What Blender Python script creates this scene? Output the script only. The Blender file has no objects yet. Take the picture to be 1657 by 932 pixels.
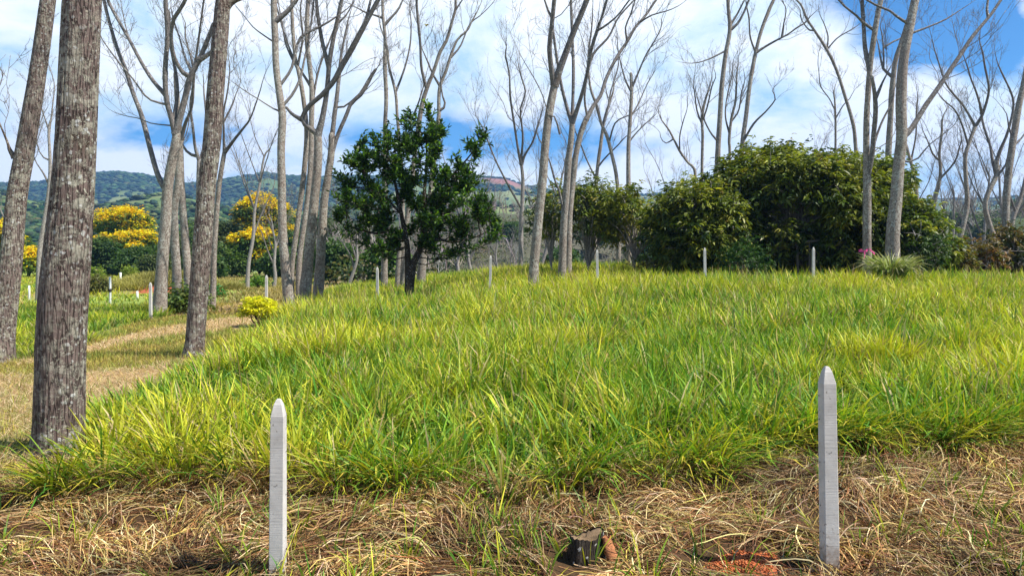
import bpy, math, random
import numpy as np
R = np.random.default_rng(7)
SC = bpy.context.scene
COL = SC.collection
F = 1205.0; HY = 430.0; CX = 828.5; EYE = 1.6

# ------------------------------------------------------------------ helpers
def sst(a, b, x):
    t = np.clip((np.asarray(x, float) - a) / (b - a), 0, 1)
    return t * t * (3 - 2 * t)

def _hash(i, j, s):
    n = (i * 374761393 + j * 668265263 + s * 974634777) & 0x7fffffff
    n = ((n ^ (n >> 13)) * 1274126177) & 0x7fffffff
    return ((n ^ (n >> 16)) & 0xffff) / 65535.0

def vnoise(x, y, s=0):
    x = np.asarray(x, float); y = np.asarray(y, float)
    i = np.floor(x).astype(np.int64); j = np.floor(y).astype(np.int64)
    fx = x - i; fy = y - j
    fx = fx * fx * (3 - 2 * fx); fy = fy * fy * (3 - 2 * fy)
    a = _hash(i, j, s); b = _hash(i + 1, j, s); c = _hash(i, j + 1, s); d = _hash(i + 1, j + 1, s)
    return (a * (1 - fx) + b * fx) * (1 - fy) + (c * (1 - fx) + d * fx) * fy

def fbm(x, y, s=0, o=4):
    v = 0; a = .5; t = 0
    for k in range(o):
        v = v + a * vnoise(x * 2 ** k, y * 2 ** k, s + k * 17); t += a; a *= .5
    return v / t

def nrm(v):
    return v / np.maximum(np.linalg.norm(v, axis=-1, keepdims=True), 1e-9)

RA = np.array([(-900,296),(-400,300),(0,306),(60,303),(100,297),(150,289),(190,285),(230,288),(262,294),(300,300),(340,298),(380,291),(430,285),(480,292),(560,289),(650,291),(720,293),(780,291),(820,294),(850,304),(900,315),(1000,322),(1060,319),(1200,320),(1400,322),(1500,326),(1560,330),(1657,324),(2600,300)], float)
RB = np.array([(-900,330),(-400,330),(0,313),(40,325),(90,338),(130,345),(180,336),(230,323),(270,319),(320,327),(380,343),(430,350),(500,345),(600,340),(700,337),(760,330),(820,338),(900,350),(1657,350),(2600,340)], float)
RC = np.array([(-900,470),(440,470),(500,415),(560,385),(620,362),(700,350),(800,346),(860,350),(1000,352),(1100,352),(1400,350),(1500,352),(1560,345),(1620,340),(1657,336),(2600,315)], float)

def gh(x, y):
    """height of the land"""
    x = np.asarray(x, float); y = np.asarray(y, float)
    ramp = np.clip((y - 4) / 17, 0, 1)
    ramp = ramp * ramp * (3 - 2 * ramp) * .35 + ramp * .65
    f = .05 + .97 * sst(-11, 6, x)
    z = ramp * f
    z = z + .022 * np.clip(x, -3, 2) * (1 - sst(4, 9, y))
    z = z + .45 * np.exp(-((x - .5) / 8.5) ** 2) * sst(21, 35, y) * (1 - sst(38, 60, y))
    u = x / np.maximum(y, 8)
    st = 37 - 9 * sst(4, 12, x)
    g = sst(-.30, -.14, u) * sst(-9, -5, x)
    z = z - 8 * g * sst(0, 42, y - st)
    z = z - .35 * sst(-6, -14, x) * (1 - sst(12, 22, y)) * sst(5, 9, y)
    z = z + .5 * sst(50, 95, y) * (1 - g)
    # red earth bank on the left
    z = z + 1.0 * np.exp(-((x + 19.8) / 3.2) ** 2 - ((y - 43) / 1.8) ** 2)
    z = z + .05 * (fbm(x * .6, y * .6, 3) - .5) * sst(4, 8, y) + .04 * (fbm(x * 2, y * 2, 5, 3) - .5)
    # hills
    pu = CX + F * np.clip(x / np.maximum(y, 30), -1.4, 1.4)
    for (RP, yc, s1, amp, ns, sd) in ((RC, 190., 62., 3.0, .03, 11), (RB, 520., 190., 14., .009, 23), (RA, 1500., 520., 40., .0035, 31)):
        H = EYE + (HY - np.interp(pu, RP[:, 0], RP[:, 1])) / F * yc
        w = np.exp(-((y - yc) / s1) ** 2)
        h = (H + 8) * w - 8 + amp * (fbm(x * ns, y * ns, sd) - .5) * w * (1 - .85 * np.exp(-((y - yc) / (s1 * .35)) ** 2))
        z = np.where(y > 85, np.maximum(z, h), z)
    return z

def at(px, py, Y):
    return np.array([(px - CX) / F * Y, Y, EYE + (HY - py) / F * Y])

def ray_ground(px, py, y0=2.5, y1=90):
    ys = np.linspace(y0, y1, 3000)
    xs = (px - CX) / F * ys
    zz = EYE + (HY - py) / F * ys
    k = np.argmax(gh(xs, ys) >= zz)
    return ys[k]

class MB:
    """collects vertices and faces, links them as ONE mesh object"""
    def __init__(s): s.V = []; s.F4 = []; s.F3 = []; s.C = []; s.M4 = []; s.M3 = []; s.n = 0
    def add(s, V, F4=None, F3=None, C=(1, 1, 1), m=0):
        V = np.asarray(V, float).reshape(-1, 3)
        C = np.asarray(C, float)
        if C.ndim == 1: C = np.tile(C, (len(V), 1))
        s.V.append(V); s.C.append(C)
        if F4 is not None and len(F4): F4 = np.asarray(F4, np.int64); s.F4.append(F4 + s.n); s.M4.append(np.full(len(F4), m))
        if F3 is not None and len(F3): F3 = np.asarray(F3, np.int64); s.F3.append(F3 + s.n); s.M3.append(np.full(len(F3), m))
        s.n += len(V)
    def build(s, name, mats, parent=None, origin=None, smooth=True):
        V = np.concatenate(s.V); C = np.concatenate(s.C)
        if origin is not None: V = V - np.asarray(origin, float)
        f4 = np.concatenate(s.F4) if s.F4 else np.zeros((0, 4), np.int64)
        f3 = np.concatenate(s.F3) if s.F3 else np.zeros((0, 3), np.int64)
        mi = np.concatenate([np.concatenate(s.M4) if s.M4 else np.zeros(0), np.concatenate(s.M3) if s.M3 else np.zeros(0)]).astype(np.int32)
        me = bpy.data.meshes.new(name)
        me.vertices.add(len(V)); me.vertices.foreach_set('co', V.astype(np.float32).ravel())
        nl = f4.size + f3.size
        me.loops.add(nl); me.loops.foreach_set('vertex_index', np.concatenate([f4.ravel(), f3.ravel()]).astype(np.int32))
        npoly = len(f4) + len(f3)
        me.polygons.add(npoly)
        ls = np.concatenate([np.arange(len(f4)) * 4, f4.size + np.arange(len(f3)) * 3]).astype(np.int32)
        me.polygons.foreach_set('loop_start', ls)
        me.polygons.foreach_set('material_index', mi)
        me.polygons.foreach_set('use_smooth', np.full(npoly, smooth))
        me.update(calc_edges=True)
        a = me.color_attributes.new('col', 'FLOAT_COLOR', 'POINT')
        a.data.foreach_set('color', np.concatenate([C, np.ones((len(C), 1))], 1).astype(np.float32).ravel())
        for m in (mats if isinstance(mats, (list, tuple)) else [mats]): me.materials.append(m)
        o = bpy.data.objects.new(name, me); COL.objects.link(o)
        if parent is not None: o.parent = parent
        elif origin is not None: o.location = origin
        return o

def tag(o, label=None, cat=None, group=None, kind=None):
    if label: o['label'] = label
    if cat: o['category'] = cat
    if group: o['group'] = group
    if kind: o['kind'] = kind
    return o

def empty(name, loc, label, cat, group=None):
    o = bpy.data.objects.new(name, None); COL.objects.link(o)
    o.location = [float(v) for v in loc]; o.empty_display_size = .2
    return tag(o, label, cat, group)

def tubes(mb, P, Rr, sides=3, C=(1, 1, 1), m=0, cap=True, bump=None):
    P = np.asarray(P, float); Rr = np.asarray(Rr, float)
    N, K, _ = P.shape
    T = np.empty_like(P); T[:, 1:-1] = P[:, 2:] - P[:, :-2]; T[:, 0] = P[:, 1] - P[:, 0]; T[:, -1] = P[:, -1] - P[:, -2]
    T = nrm(T)
    ref = np.tile(np.array([0.05, 1., 0.02]), (N, 1, 1)) * np.ones((N, K, 1))
    bad = np.abs(nrm(P[:, -1] - P[:, 0])[:, 1]) > .8
    ref[bad] = (1, 0, 0)
    U = nrm(np.cross(ref, T)); W = np.cross(T, U)
    a = np.arange(sides) / sides * 2 * np.pi
    rr = np.repeat(Rr[:, :, None], sides, 2)
    if bump is not None: rr = rr * bump(P, a)
    V = P[:, :, None] + (np.cos(a)[None, None, :, None] * U[:, :, None] + np.sin(a)[None, None, :, None] * W[:, :, None]) * rr[..., None]
    idx = np.arange(N * K * sides).reshape(N, K, sides)
    nx = np.roll(idx, -1, 2)
    Fq = np.stack([idx[:, :-1], nx[:, :-1], nx[:, 1:], idx[:, 1:]], -1).reshape(-1, 4)
    C = np.asarray(C, float)
    if C.ndim == 2: C = np.repeat(C, K * sides, 0)
    f3 = None
    if cap:
        e = idx[:, -1]; k = np.arange(1, sides - 1)
        f3 = np.stack([np.repeat(e[:, :1], sides - 2, 1), e[:, k], e[:, k + 1]], -1).reshape(-1, 3)
    mb.add(V, Fq, f3, C, m)

def smooth_path(pts, n):
    """Catmull-Rom through rows of pts, n samples"""
    p = np.asarray(pts, float)
    if len(p) == 2: 
        t = np.linspace(0, 1, n)[:, None]; return p[0] * (1 - t) + p[1] * t
    q = np.vstack([2 * p[0] - p[1], p, 2 * p[-1] - p[-2]])
    seg = np.linalg.norm(np.diff(p[:, :3], axis=0), axis=1); cum = np.concatenate([[0], np.cumsum(seg)]); 
    s = np.linspace(0, cum[-1], n)
    i = np.clip(np.searchsorted(cum, s, 'right') - 1, 0, len(p) - 2)
    t = ((s - cum[i]) / np.maximum(seg[i], 1e-9))[:, None]
    a, b, c, d = q[i], q[i + 1], q[i + 2], q[i + 3]
    return .5 * (2 * b + (c - a) * t + (2 * a - 5 * b + 4 * c - d) * t ** 2 + (3 * b - a - 3 * c + d) * t ** 3)

def grow(rng, S, D, L, K=5, wand=.22, up=.12):
    N = len(S); P = np.empty((N, K, 3)); P[:, 0] = S; d = nrm(D)
    for k in range(1, K):
        d = nrm(d + rng.normal(0, wand, (N, 3)) + np.array([0, 0, up]))
        P[:, k] = P[:, k - 1] + d * (L / (K - 1))[:, None]
    return P

def spawn(rng, P, Rr, m, t0, t1, a0, a1):
    """m side shoots from every parent path: start, direction, radius of the parent there, parent's remaining fraction"""
    N, K, _ = P.shape
    t = rng.uniform(t0, t1, (N, m)); s = t * (K - 1); i = np.minimum(s.astype(int), K - 2); fr = (s - i)[..., None]
    n = np.arange(N)[:, None]
    S = P[n, i] * (1 - fr) + P[n, i + 1] * fr
    T = nrm(P[n, i + 1] - P[n, i])
    r = Rr[n, i] * (1 - fr[..., 0]) + Rr[n, i + 1] * fr[..., 0]
    q = nrm(np.cross(T, rng.normal(0, 1, (N, m, 3))))
    an = rng.uniform(a0, a1, (N, m, 1))
    D = T * np.cos(an) + q * np.sin(an)
    return S.reshape(-1, 3), D.reshape(-1, 3), r.ravel(), (1 - t).ravel()

def blades(mb, rng, P0, az, tilt, curve, L, W, C0, C1, nseg=4, twist=None, m=0, zf=None):
    """grass blades: ribbons that lean over; C0 colour at the foot, C1 at the tip"""
    N = len(P0); h = np.stack([np.cos(az), np.sin(az), np.zeros(N)], 1)
    tw = rng.normal(0, .9, N) if twist is None else twist
    side = np.stack([-np.sin(az + tw), np.cos(az + tw), np.zeros(N)], 1)
    prof = np.array([.75, 1, .95, .7, .08]) if nseg == 4 else (np.array([.8, 1, .75, .08]) if nseg == 3 else np.array([.9, .8, .1]))
    V = np.empty((N, nseg + 1, 2, 3)); Cc = np.empty((N, nseg + 1, 2, 3)); p = P0.astype(float).copy()
    for k in range(nseg + 1):
        s = k / nseg
        w = (W * prof[k] * .5)[:, None]
        V[:, k, 0] = p - side * w; V[:, k, 1] = p + side * w
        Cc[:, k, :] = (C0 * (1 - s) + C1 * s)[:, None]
        tl = tilt + curve * ((s + .5 / nseg) ** 1.4)
        p = p + (L / nseg)[:, None] * (np.sin(tl)[:, None] * h + np.cos(tl)[:, None] * np.array([0, 0, 1.]))
        if zf is not None: p[:, 2] = np.maximum(p[:, 2], zf(p[:, 0], p[:, 1]))
    idx = np.arange(N * (nseg + 1) * 2).reshape(N, nseg + 1, 2)
    Fq = np.stack([idx[:, :-1, 0], idx[:, :-1, 1], idx[:, 1:, 1], idx[:, 1:, 0]], -1).reshape(-1, 4)
    mb.add(V, Fq, None, Cc.reshape(-1, 3), m)

def leaves(mb, rng, P, D, L, W, C, fold=.35, droop=.3, m=0, up=None):
    """pointed leaves: 7 vertices, two halves folded along the midrib"""
    N = len(P); D = nrm(D)
    if up is None: up = nrm(np.array([0, 0, 1.]) + rng.normal(0, .45, (N, 3)))
    S = nrm(np.cross(D, up)); U = np.cross(S, D)
    L = L[:, None]; W = W[:, None]
    dz = np.array([0, 0, -1.]) * droop * L
    mid = P + D * L * .5 + dz * .25
    tip = P + D * L + dz
    a = P + D * L * .28 + S * W * .42 + U * W * fold; b = P + D * L * .28 - S * W * .42 + U * W * fold
    c = P + D * L * .68 + S * W * .40 + U * W * fold + dz * .45; d = P + D * L * .68 - S * W * .40 + U * W * fold + dz * .45
    V = np.stack([P, a, c, tip, d, b, mid], 1)
    i = (np.arange(N) * 7)[:, None]
    Fq = np.concatenate([i + np.array([[0, 1, 2, 6]]), i + np.array([[6, 2, 3, 4]]), i + np.array([[0, 6, 4, 5]])])
    mb.add(V, Fq, None, np.repeat(C, 7, 0), m)

def vary(rng, cols, n, j=.15, p=None):
    cols = np.asarray(cols, float); k = rng.choice(len(cols), n, p=p)
    return np.clip(cols[k] * (1 + rng.normal(0, j, (n, 1))) * (1 + rng.normal(0, j * .35, (n, 3))), .004, .9)

# ------------------------------------------------------------------ materials
def newmat(name):
    m = bpy.data.materials.new(name); m.use_nodes = True
    nt = m.node_tree; b = nt.nodes['Principled BSDF']; return m, nt, b, nt.nodes['Material Output']
def nd(nt, t, **kw):
    n = nt.nodes.new(t)
    for k, v in kw.items(): setattr(n, k, v)
    return n
def noise(nt, scale, detail=6, rough=.6, vec=None, dist=0):
    n = nd(nt, 'ShaderNodeTexNoise'); n.inputs['Scale'].default_value = scale; n.inputs['Detail'].default_value = detail
    n.inputs['Roughness'].default_value = rough; n.inputs['Distortion'].default_value = dist
    if vec is not None: nt.links.new(vec, n.inputs['Vector'])
    return n
def ramp(nt, src, stops):
    r = nd(nt, 'ShaderNodeValToRGB'); e = r.color_ramp.elements
    while len(e) < len(stops): e.new(.5)
    for k, (p, c) in enumerate(stops):
        e[k].position = p; e[k].color = (c, c, c, 1) if not hasattr(c, '__len__') else (*c, 1)
    nt.links.new(src, r.inputs['Fac']); return r
def mixc(nt, fac, a, b, mode='MIX'):
    n = nd(nt, 'ShaderNodeMix', data_type='RGBA', blend_type=mode)
    for s, v in ((n.inputs[0], fac), (n.inputs[6], a), (n.inputs[7], b)):
        if hasattr(v, 'links') or hasattr(v, 'is_linked'): nt.links.new(v, s)
        else: s.default_value = v if not hasattr(v, '__len__') else (*v, 1)
    return n.outputs[2]
def math_(nt, op, a, b=None, clamp=False):
    n = nd(nt, 'ShaderNodeMath', operation=op); n.use_clamp = clamp
    for s, v in zip(n.inputs, (a, b)):
        if v is None: continue
        if hasattr(v, 'is_linked'): nt.links.new(v, s)
        else: s.default_value = v
    return n.outputs[0]

def leafmat(name, trans=.35, rough=.45, spec=.4, tcol=(1.1, 1.25, .5)):
    m, nt, b, out = newmat(name)
    at_ = nd(nt, 'ShaderNodeAttribute', attribute_name='col')
    tc = nd(nt, 'ShaderNodeTexCoord')
    n = noise(nt, 9, 3, .6, tc.outputs['Object'])
    v = ramp(nt, n.outputs['Fac'], ((.3, .78), (.7, 1.2)))
    c = mixc(nt, 1., at_.outputs['Color'], v.outputs['Color'], 'MULTIPLY')
    nt.links.new(c, b.inputs['Base Color']); b.inputs['Roughness'].default_value = rough
    b.inputs['Specular IOR Level'].default_value = spec
    t = nd(nt, 'ShaderNodeBsdfTranslucent')
    c2 = mixc(nt, 1., c, tcol, 'MULTIPLY'); nt.links.new(c2, t.inputs['Color'])
    mx = nd(nt, 'ShaderNodeMixShader'); mx.inputs[0].default_value = trans
    nt.links.new(b.outputs[0], mx.inputs[1]); nt.links.new(t.outputs[0], mx.inputs[2]); nt.links.new(mx.outputs[0], out.inputs['Surface'])
    return m
M_grass = leafmat('grass_blade', .28, .5, .22)
M_straw = leafmat('dry_straw', .12, .6, .25, (1.1, 1., .8))
M_leaf = leafmat('glossy_leaf', .32, .45, .3, (1.2, 1.3, .4))
M_leaf2 = leafmat('soft_leaf', .32, .55, .3)
M_flower = leafmat('petals', .30, .6, .2, (1.1, 1., .5))

def barkmat(name, dark, light, lichen, sc=1., lich=.5, bump=.5, streak=.16):
    m, nt, b, out = newmat(name)
    tc = nd(nt, 'ShaderNodeTexCoord')
    mp = nd(nt, 'ShaderNodeMapping'); mp.inputs['Scale'].default_value = (sc, sc, sc * streak); nt.links.new(tc.outputs['Object'], mp.inputs['Vector'])
    n1 = noise(nt, 60, 8, .75, mp.outputs[0], .4)
    v = nd(nt, 'ShaderNodeTexVoronoi', feature='DISTANCE_TO_EDGE'); v.inputs['Scale'].default_value = 34
    dn = noise(nt, 14, 3, .6, mp.outputs[0]); dm = mixc(nt, .05, mp.outputs[0], dn.outputs['Color']); nt.links.new(dm, v.inputs['Vector'])
    crack = ramp(nt, v.outputs['Distance'], ((0.0, 0.), (.13, 1.)))
    base = ramp(nt, n1.outputs['Fac'], ((.3, dark), (.68, light)))
    c = mixc(nt, crack.outputs['Color'], [k * .42 for k in dark], base.outputs['Color'])
    n2 = noise(nt, 9 * sc, 10, .78, tc.outputs['Object'], .2)
    lm = ramp(nt, n2.outputs['Fac'], ((.62 - .13 * lich, 0.), (.66 - .10 * lich, 1.)))
    n4 = noise(nt, 34 * sc, 4, .6, tc.outputs['Object'])
    sp = ramp(nt, n4.outputs['Fac'], ((.58, 0.), (.61, 1.)))
    n3 = noise(nt, 1.1, 4, .6, tc.outputs['Object'])
    lz = ramp(nt, n3.outputs['Fac'], ((.35, .25), (.6, 1.)))
    f = math_(nt, 'MULTIPLY', math_(nt, 'MAXIMUM', math_(nt, 'MULTIPLY', lm.outputs['Color'], .75), sp.outputs['Color']), math_(nt, 'MULTIPLY', lz.outputs['Color'], min(1., .35 + lich * .6)))
    c = mixc(nt, f, c, lichen)
    vs = nd(nt, 'ShaderNodeTexVoronoi'); vs.inputs['Scale'].default_value = 19 * sc; vs.inputs['Randomness'].default_value = 1.; dn2 = noise(nt, 30, 3, .6, tc.outputs['Object']); nt.links.new(mixc(nt, .05, tc.outputs['Object'], dn2.outputs['Color']), vs.inputs['Vector'])
    dot = ramp(nt, vs.outputs['Distance'], ((.24, 1.), (.32, 0.))); pk = nd(nt, 'ShaderNodeSeparateColor'); nt.links.new(vs.outputs['Color'], pk.inputs[0]); pick = ramp(nt, pk.outputs[0], ((.50, 0.), (.54, 1.)))
    nz_ = ramp(nt, n3.outputs['Fac'], ((.4, .15), (.55, 1.)))
    fd = math_(nt, 'MULTIPLY', math_(nt, 'MULTIPLY', dot.outputs['Color'], pick.outputs['Color']), math_(nt, 'MULTIPLY', nz_.outputs['Color'], .85))
    c = mixc(nt, fd, c, (.66, .65, .60)); f = math_(nt, 'MAXIMUM', f, fd)
    n5 = noise(nt, 2.2, 5, .6, tc.outputs['Object']); br = ramp(nt, n5.outputs['Fac'], ((.55, 0.), (.75, .5)))
    c = mixc(nt, br.outputs['Color'], c, (.075, .042, .02))
    nt.links.new(c, b.inputs['Base Color']); b.inputs['Roughness'].default_value = .88; b.inputs['Specular IOR Level'].default_value = .2
    hgt = math_(nt, 'ADD', math_(nt, 'MULTIPLY', crack.outputs['Color'], .6), n1.outputs['Fac'])
    hgt = math_(nt, 'ADD', hgt, math_(nt, 'MULTIPLY', f, .35))
    bp = nd(nt, 'ShaderNodeBump'); bp.inputs['Strength'].default_value = bump; bp.inputs['Distance'].default_value = .02
    nt.links.new(hgt, bp.inputs['Height']); nt.links.new(bp.outputs[0], b.inputs['Normal'])
    return m
M_bark = barkmat('rough_bark', (.10, .068, .058), (.28, .205, .175), (.55, .52, .40), 1., 1., 1., .10)
M_bark2 = barkmat('grey_bark', (.16, .12, .095), (.40, .32, .265), (.56, .55, .46), 1.4, 1.0, .5)
M_pale = barkmat('pale_bark', (.22, .185, .165), (.46, .41, .37), (.44, .43, .37), 1.2, .6, .3)
M_twig = barkmat('twig_bark', (.13, .11, .10), (.27, .24, .22), (.36, .36, .32), 1.2, .5, .1)
M_dark = barkmat('dark_bark', (.03, .022, .017), (.075, .058, .045), (.12, .12, .09), 1.5, .2, .5)

def plain(name, col, rough=.8, nscale=20, var=.25, bump=.2, dist=.01, metallic=0, nb=None):
    m, nt, b, out = newmat(name); tc = nd(nt, 'ShaderNodeTexCoord')
    n = noise(nt, nscale, 7, .65, tc.outputs['Object']); r = ramp(nt, n.outputs['Fac'], ((.25, 1 - var), (.75, 1 + var)))
    c = mixc(nt, 1., col, r.outputs['Color'], 'MULTIPLY')
    nt.links.new(c, b.inputs['Base Color']); b.inputs['Roughness'].default_value = rough; b.inputs['Metallic'].default_value = metallic
    b.inputs['Specular IOR Level'].default_value = .25
    n2 = noise(nt, nb or nscale * 3, 6, .6, tc.outputs['Object'])
    bp = nd(nt, 'ShaderNodeBump'); bp.inputs['Strength'].default_value = bump; bp.inputs['Distance'].default_value = dist
    nt.links.new(n2.outputs['Fac'], bp.inputs['Height']); nt.links.new(bp.outputs[0], b.inputs['Normal'])
    return m

def attrmat(name, rough=.9, bump=.6, dist=.04, s1=3, s2=30, var=.35):
    m, nt, b, out = newmat(name); tc = nd(nt, 'ShaderNodeTexCoord')
    a = nd(nt, 'ShaderNodeAttribute', attribute_name='col')
    n = noise(nt, s1, 8, .7, tc.outputs['Object']); n2 = noise(nt, s2, 6, .7, tc.outputs['Object'])
    v = math_(nt, 'ADD', math_(nt, 'MULTIPLY', n.outputs['Fac'], .6), math_(nt, 'MULTIPLY', n2.outputs['Fac'], .4))
    r = ramp(nt, v, ((.32, 1 - var), (.68, 1 + var)))
    c = mixc(nt, 1., a.outputs['Color'], r.outputs['Color'], 'MULTIPLY')
    nt.links.new(c, b.inputs['Base Color']); b.inputs['Roughness'].default_value = rough; b.inputs['Specular IOR Level'].default_value = .1
    bp = nd(nt, 'ShaderNodeBump'); bp.inputs['Strength'].default_value = bump; bp.inputs['Distance'].default_value = dist
    nt.links.new(n2.outputs['Fac'], bp.inputs['Height']); nt.links.new(bp.outputs[0], b.inputs['Normal'])
    return m
M_ground = attrmat('land', .95, .7, .03, .8, 22, .3)
M_canopy = attrmat('far_canopy', .9, 1., 1.0, .25, .9, .45)
M_soil = attrmat('red_soil', .95, .8, .01, 20, 120, .25)

def concrete():
    m, nt, b, out = newmat('cast_concrete'); tc = nd(nt, 'ShaderNodeTexCoord')
    n = noise(nt, 7, 8, .65, tc.outputs['Object'])
    r = ramp(nt, n.outputs['Fac'], ((.3, (.44, .41, .37)), (.7, (.64, .61, .56))))
    mp = nd(nt, 'ShaderNodeMapping'); mp.inputs['Scale'].default_value = (6, 6, 90); mp.inputs['Rotation'].default_value = (0, .12, 0); nt.links.new(tc.outputs['Object'], mp.inputs['Vector'])
    n2 = noise(nt, 1.2, 5, .6, mp.outputs[0]); v = nd(nt, 'ShaderNodeTexVoronoi'); v.inputs['Scale'].default_value = 55; nt.links.new(tc.outputs['Object'], v.inputs['Vector'])
    pits = ramp(nt, v.outputs['Distance'], ((.05, 0.), (.16, 1.)))
    n6 = noise(nt, 3.2, 6, .7, tc.outputs['Object']); st = ramp(nt, n6.outputs['Fac'], ((.52, 0.), (.75, .45)))
    c = mixc(nt, st.outputs['Color'], r.outputs['Color'], (.2, .17, .14))
    sz_ = nd(nt, 'ShaderNodeSeparateXYZ'); nt.links.new(tc.outputs['Object'], sz_.inputs[0]); nm = noise(nt, 16, 6, .7, tc.outputs['Object'])
    mud = ramp(nt, math_(nt, 'SUBTRACT', math_(nt, 'MULTIPLY', nm.outputs['Fac'], .55), sz_.outputs[2]), ((.0, 0.), (.16, .8))); c = mixc(nt, mud.outputs['Color'], c, (.20, .12, .07))
    ns_ = noise(nt, 38, 3, .5, tc.outputs['Object']); fl2 = ramp(nt, ns_.outputs['Fac'], ((.68, 0.), (.71, .7))); c = mixc(nt, fl2.outputs['Color'], c, (.16, .145, .12))
    nt.links.new(c, b.inputs['Base Color']); b.inputs['Roughness'].default_value = .85; b.inputs['Specular IOR Level'].default_value = .2
    h = math_(nt, 'ADD', math_(nt, 'MULTIPLY', n2.outputs['Fac'], .7), math_(nt, 'MULTIPLY', pits.outputs['Color'], .35))
    bp = nd(nt, 'ShaderNodeBump'); bp.inputs['Strength'].default_value = .4; bp.inputs['Distance'].default_value = .005
    nt.links.new(h, bp.inputs['Height']); nt.links.new(bp.outputs[0], b.inputs['Normal'])
    return m
M_conc = concrete()
M_hole = plain('dark_hole', (.02, .018, .016), .9, 20, .2, .1)

# ------------------------------------------------------------------ camera, light, sky, haze
cam = bpy.data.cameras.new('camera'); co = bpy.data.objects.new('camera', cam); COL.objects.link(co)
co.location = (0, 0, EYE); co.rotation_euler = (math.pi / 2, 0, 0)
cam.sensor_width = 36; cam.lens = 36 * F / 1657; cam.shift_y = -(466 - HY) / 1657; cam.clip_start = .05; cam.clip_end = 12000
SC.camera = co
sd = np.array([.55, -.16, .82]); sd /= np.linalg.norm(sd)
sun = bpy.data.lights.new('sun', 'SUN'); sun.energy = 5.0; sun.angle = math.radians(.55); sun.color = (1, .955, .88)
so = bpy.data.objects.new('sun', sun); COL.objects.link(so)
from mathutils import Vector
so.rotation_euler = Vector(sd).to_track_quat('Z', 'Y').to_euler(); so.location = (0, 0, 30)
W = bpy.data.worlds.new('World'); SC.world = W; W.use_nodes = True
nt = W.node_tree; bg = nt.nodes['Background']; bg.inputs['Strength'].default_value = .1
sky = nd(nt, 'ShaderNodeTexSky', sky_type='NISHITA'); sky.sun_disc = False
sky.sun_elevation = math.asin(sd[2]); sky.sun_rotation = math.atan2(sd[0], sd[1]); sky.altitude = 1200; sky.air_density = 1.0; sky.dust_density = .6; sky.ozone_density = 1.6
tc = nd(nt, 'ShaderNodeTexCoord'); sp = nd(nt, 'ShaderNodeSeparateXYZ'); nt.links.new(tc.outputs['Generated'], sp.inputs[0])
X_, Y_, Z_ = sp.outputs
zc = math_(nt, 'ADD', math_(nt, 'MAXIMUM', Z_, 0.), .42)
cb = nd(nt, 'ShaderNodeCombineXYZ'); nt.links.new(math_(nt, 'DIVIDE', X_, zc), cb.inputs[0]); nt.links.new(math_(nt, 'DIVIDE', Y_, zc), cb.inputs[1]); cb.inputs[2].default_value = 3.1
n1 = noise(nt, 2.9, 10, .56, cb.outputs[0], .15); n2 = noise(nt, 4.6, 9, .6, cb.outputs[0], .25)
ya = math_(nt, 'MAXIMUM', math_(nt, 'ABSOLUTE', Y_), .05)
A_ = math_(nt, 'DIVIDE', X_, ya); E_ = math_(nt, 'DIVIDE', Z_, ya)
def blob(px, py, sx, sy, amp):
    a0 = (px - CX) / F; e0 = (HY - py) / F
    da = math_(nt, 'DIVIDE', math_(nt, 'SUBTRACT', A_, a0), sx / F); de = math_(nt, 'DIVIDE', math_(nt, 'SUBTRACT', E_, e0), sy / F)
    q = math_(nt, 'ADD', math_(nt, 'MULTIPLY', da, da), math_(nt, 'MULTIPLY', de, de))
    return math_(nt, 'MULTIPLY', math_(nt, 'EXPONENT', math_(nt, 'MULTIPLY', q, -1.)), amp)
acc = math_(nt, 'ADD', math_(nt, 'MULTIPLY', math_(nt, 'SUBTRACT', n1.outputs['Fac'], .5), 1.9), .70)
# where blue sky opens between the clouds, and where cloud banks stand
for b_ in ((1560, 20, 240, 110, -.75), (930, 238, 170, 42, -.42), (230, 218, 220, 34, -.46), (620, 225, 200, 40, -.25), (60, 90, 90, 40, -.25), (1600, 250, 130, 50, -.18),
           (1150, 120, 210, 130, .35), (330, 60, 260, 60, .22), (150, 268, 150, 16, .35), (1560, 170, 150, 30, .25)):
    acc = math_(nt, 'ADD', acc, blob(*b_))
hi_ = ramp(nt, Z_, ((.36, 0.), (.62, .42))); bk_ = ramp(nt, Y_, ((.0, .25), (.30, 0.)))  # cloud thinned in the unseen sky overhead and behind, to lower the fill light
acc = math_(nt, 'SUBTRACT', math_(nt, 'SUBTRACT', acc, hi_.outputs['Color']), bk_.outputs['Color'])
cov = ramp(nt, acc, ((.30, 0.), (.41, .55), (.58, 1.)))
shade = ramp(nt, n2.outputs['Fac'], ((.30, (2.8, 4.6, 6.5)), (.44, (5.4, 6.4, 7.1)), (.55, (7.5, 7.7, 7.8))))
skyc = mixc(nt, 1., sky.outputs[0], (.17, .55, .82), 'MULTIPLY')
low = ramp(nt, E_, ((.10, 1.), (.30, 0.)))
skyc = mixc(nt, math_(nt, 'MULTIPLY', low.outputs['Color'], .72), skyc, (.6, 2.7, 5.8))
fin = mixc(nt, cov.outputs['Color'], skyc, shade.outputs['Color'])
nt.links.new(fin, bg.inputs['Color'])
SC.view_settings.view_transform = 'Standard'; SC.view_settings.look = 'None'; SC.view_settings.exposure = 0.82; SC.view_settings.gamma = 1; SC.view_settings.use_curve_mapping = False
SC.cycles.max_bounces = 8; SC.cycles.diffuse_bounces = 3; SC.cycles.transmission_bounces = 4; SC.cycles.volume_bounces = 0
SC.cycles.use_denoising = True

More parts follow.
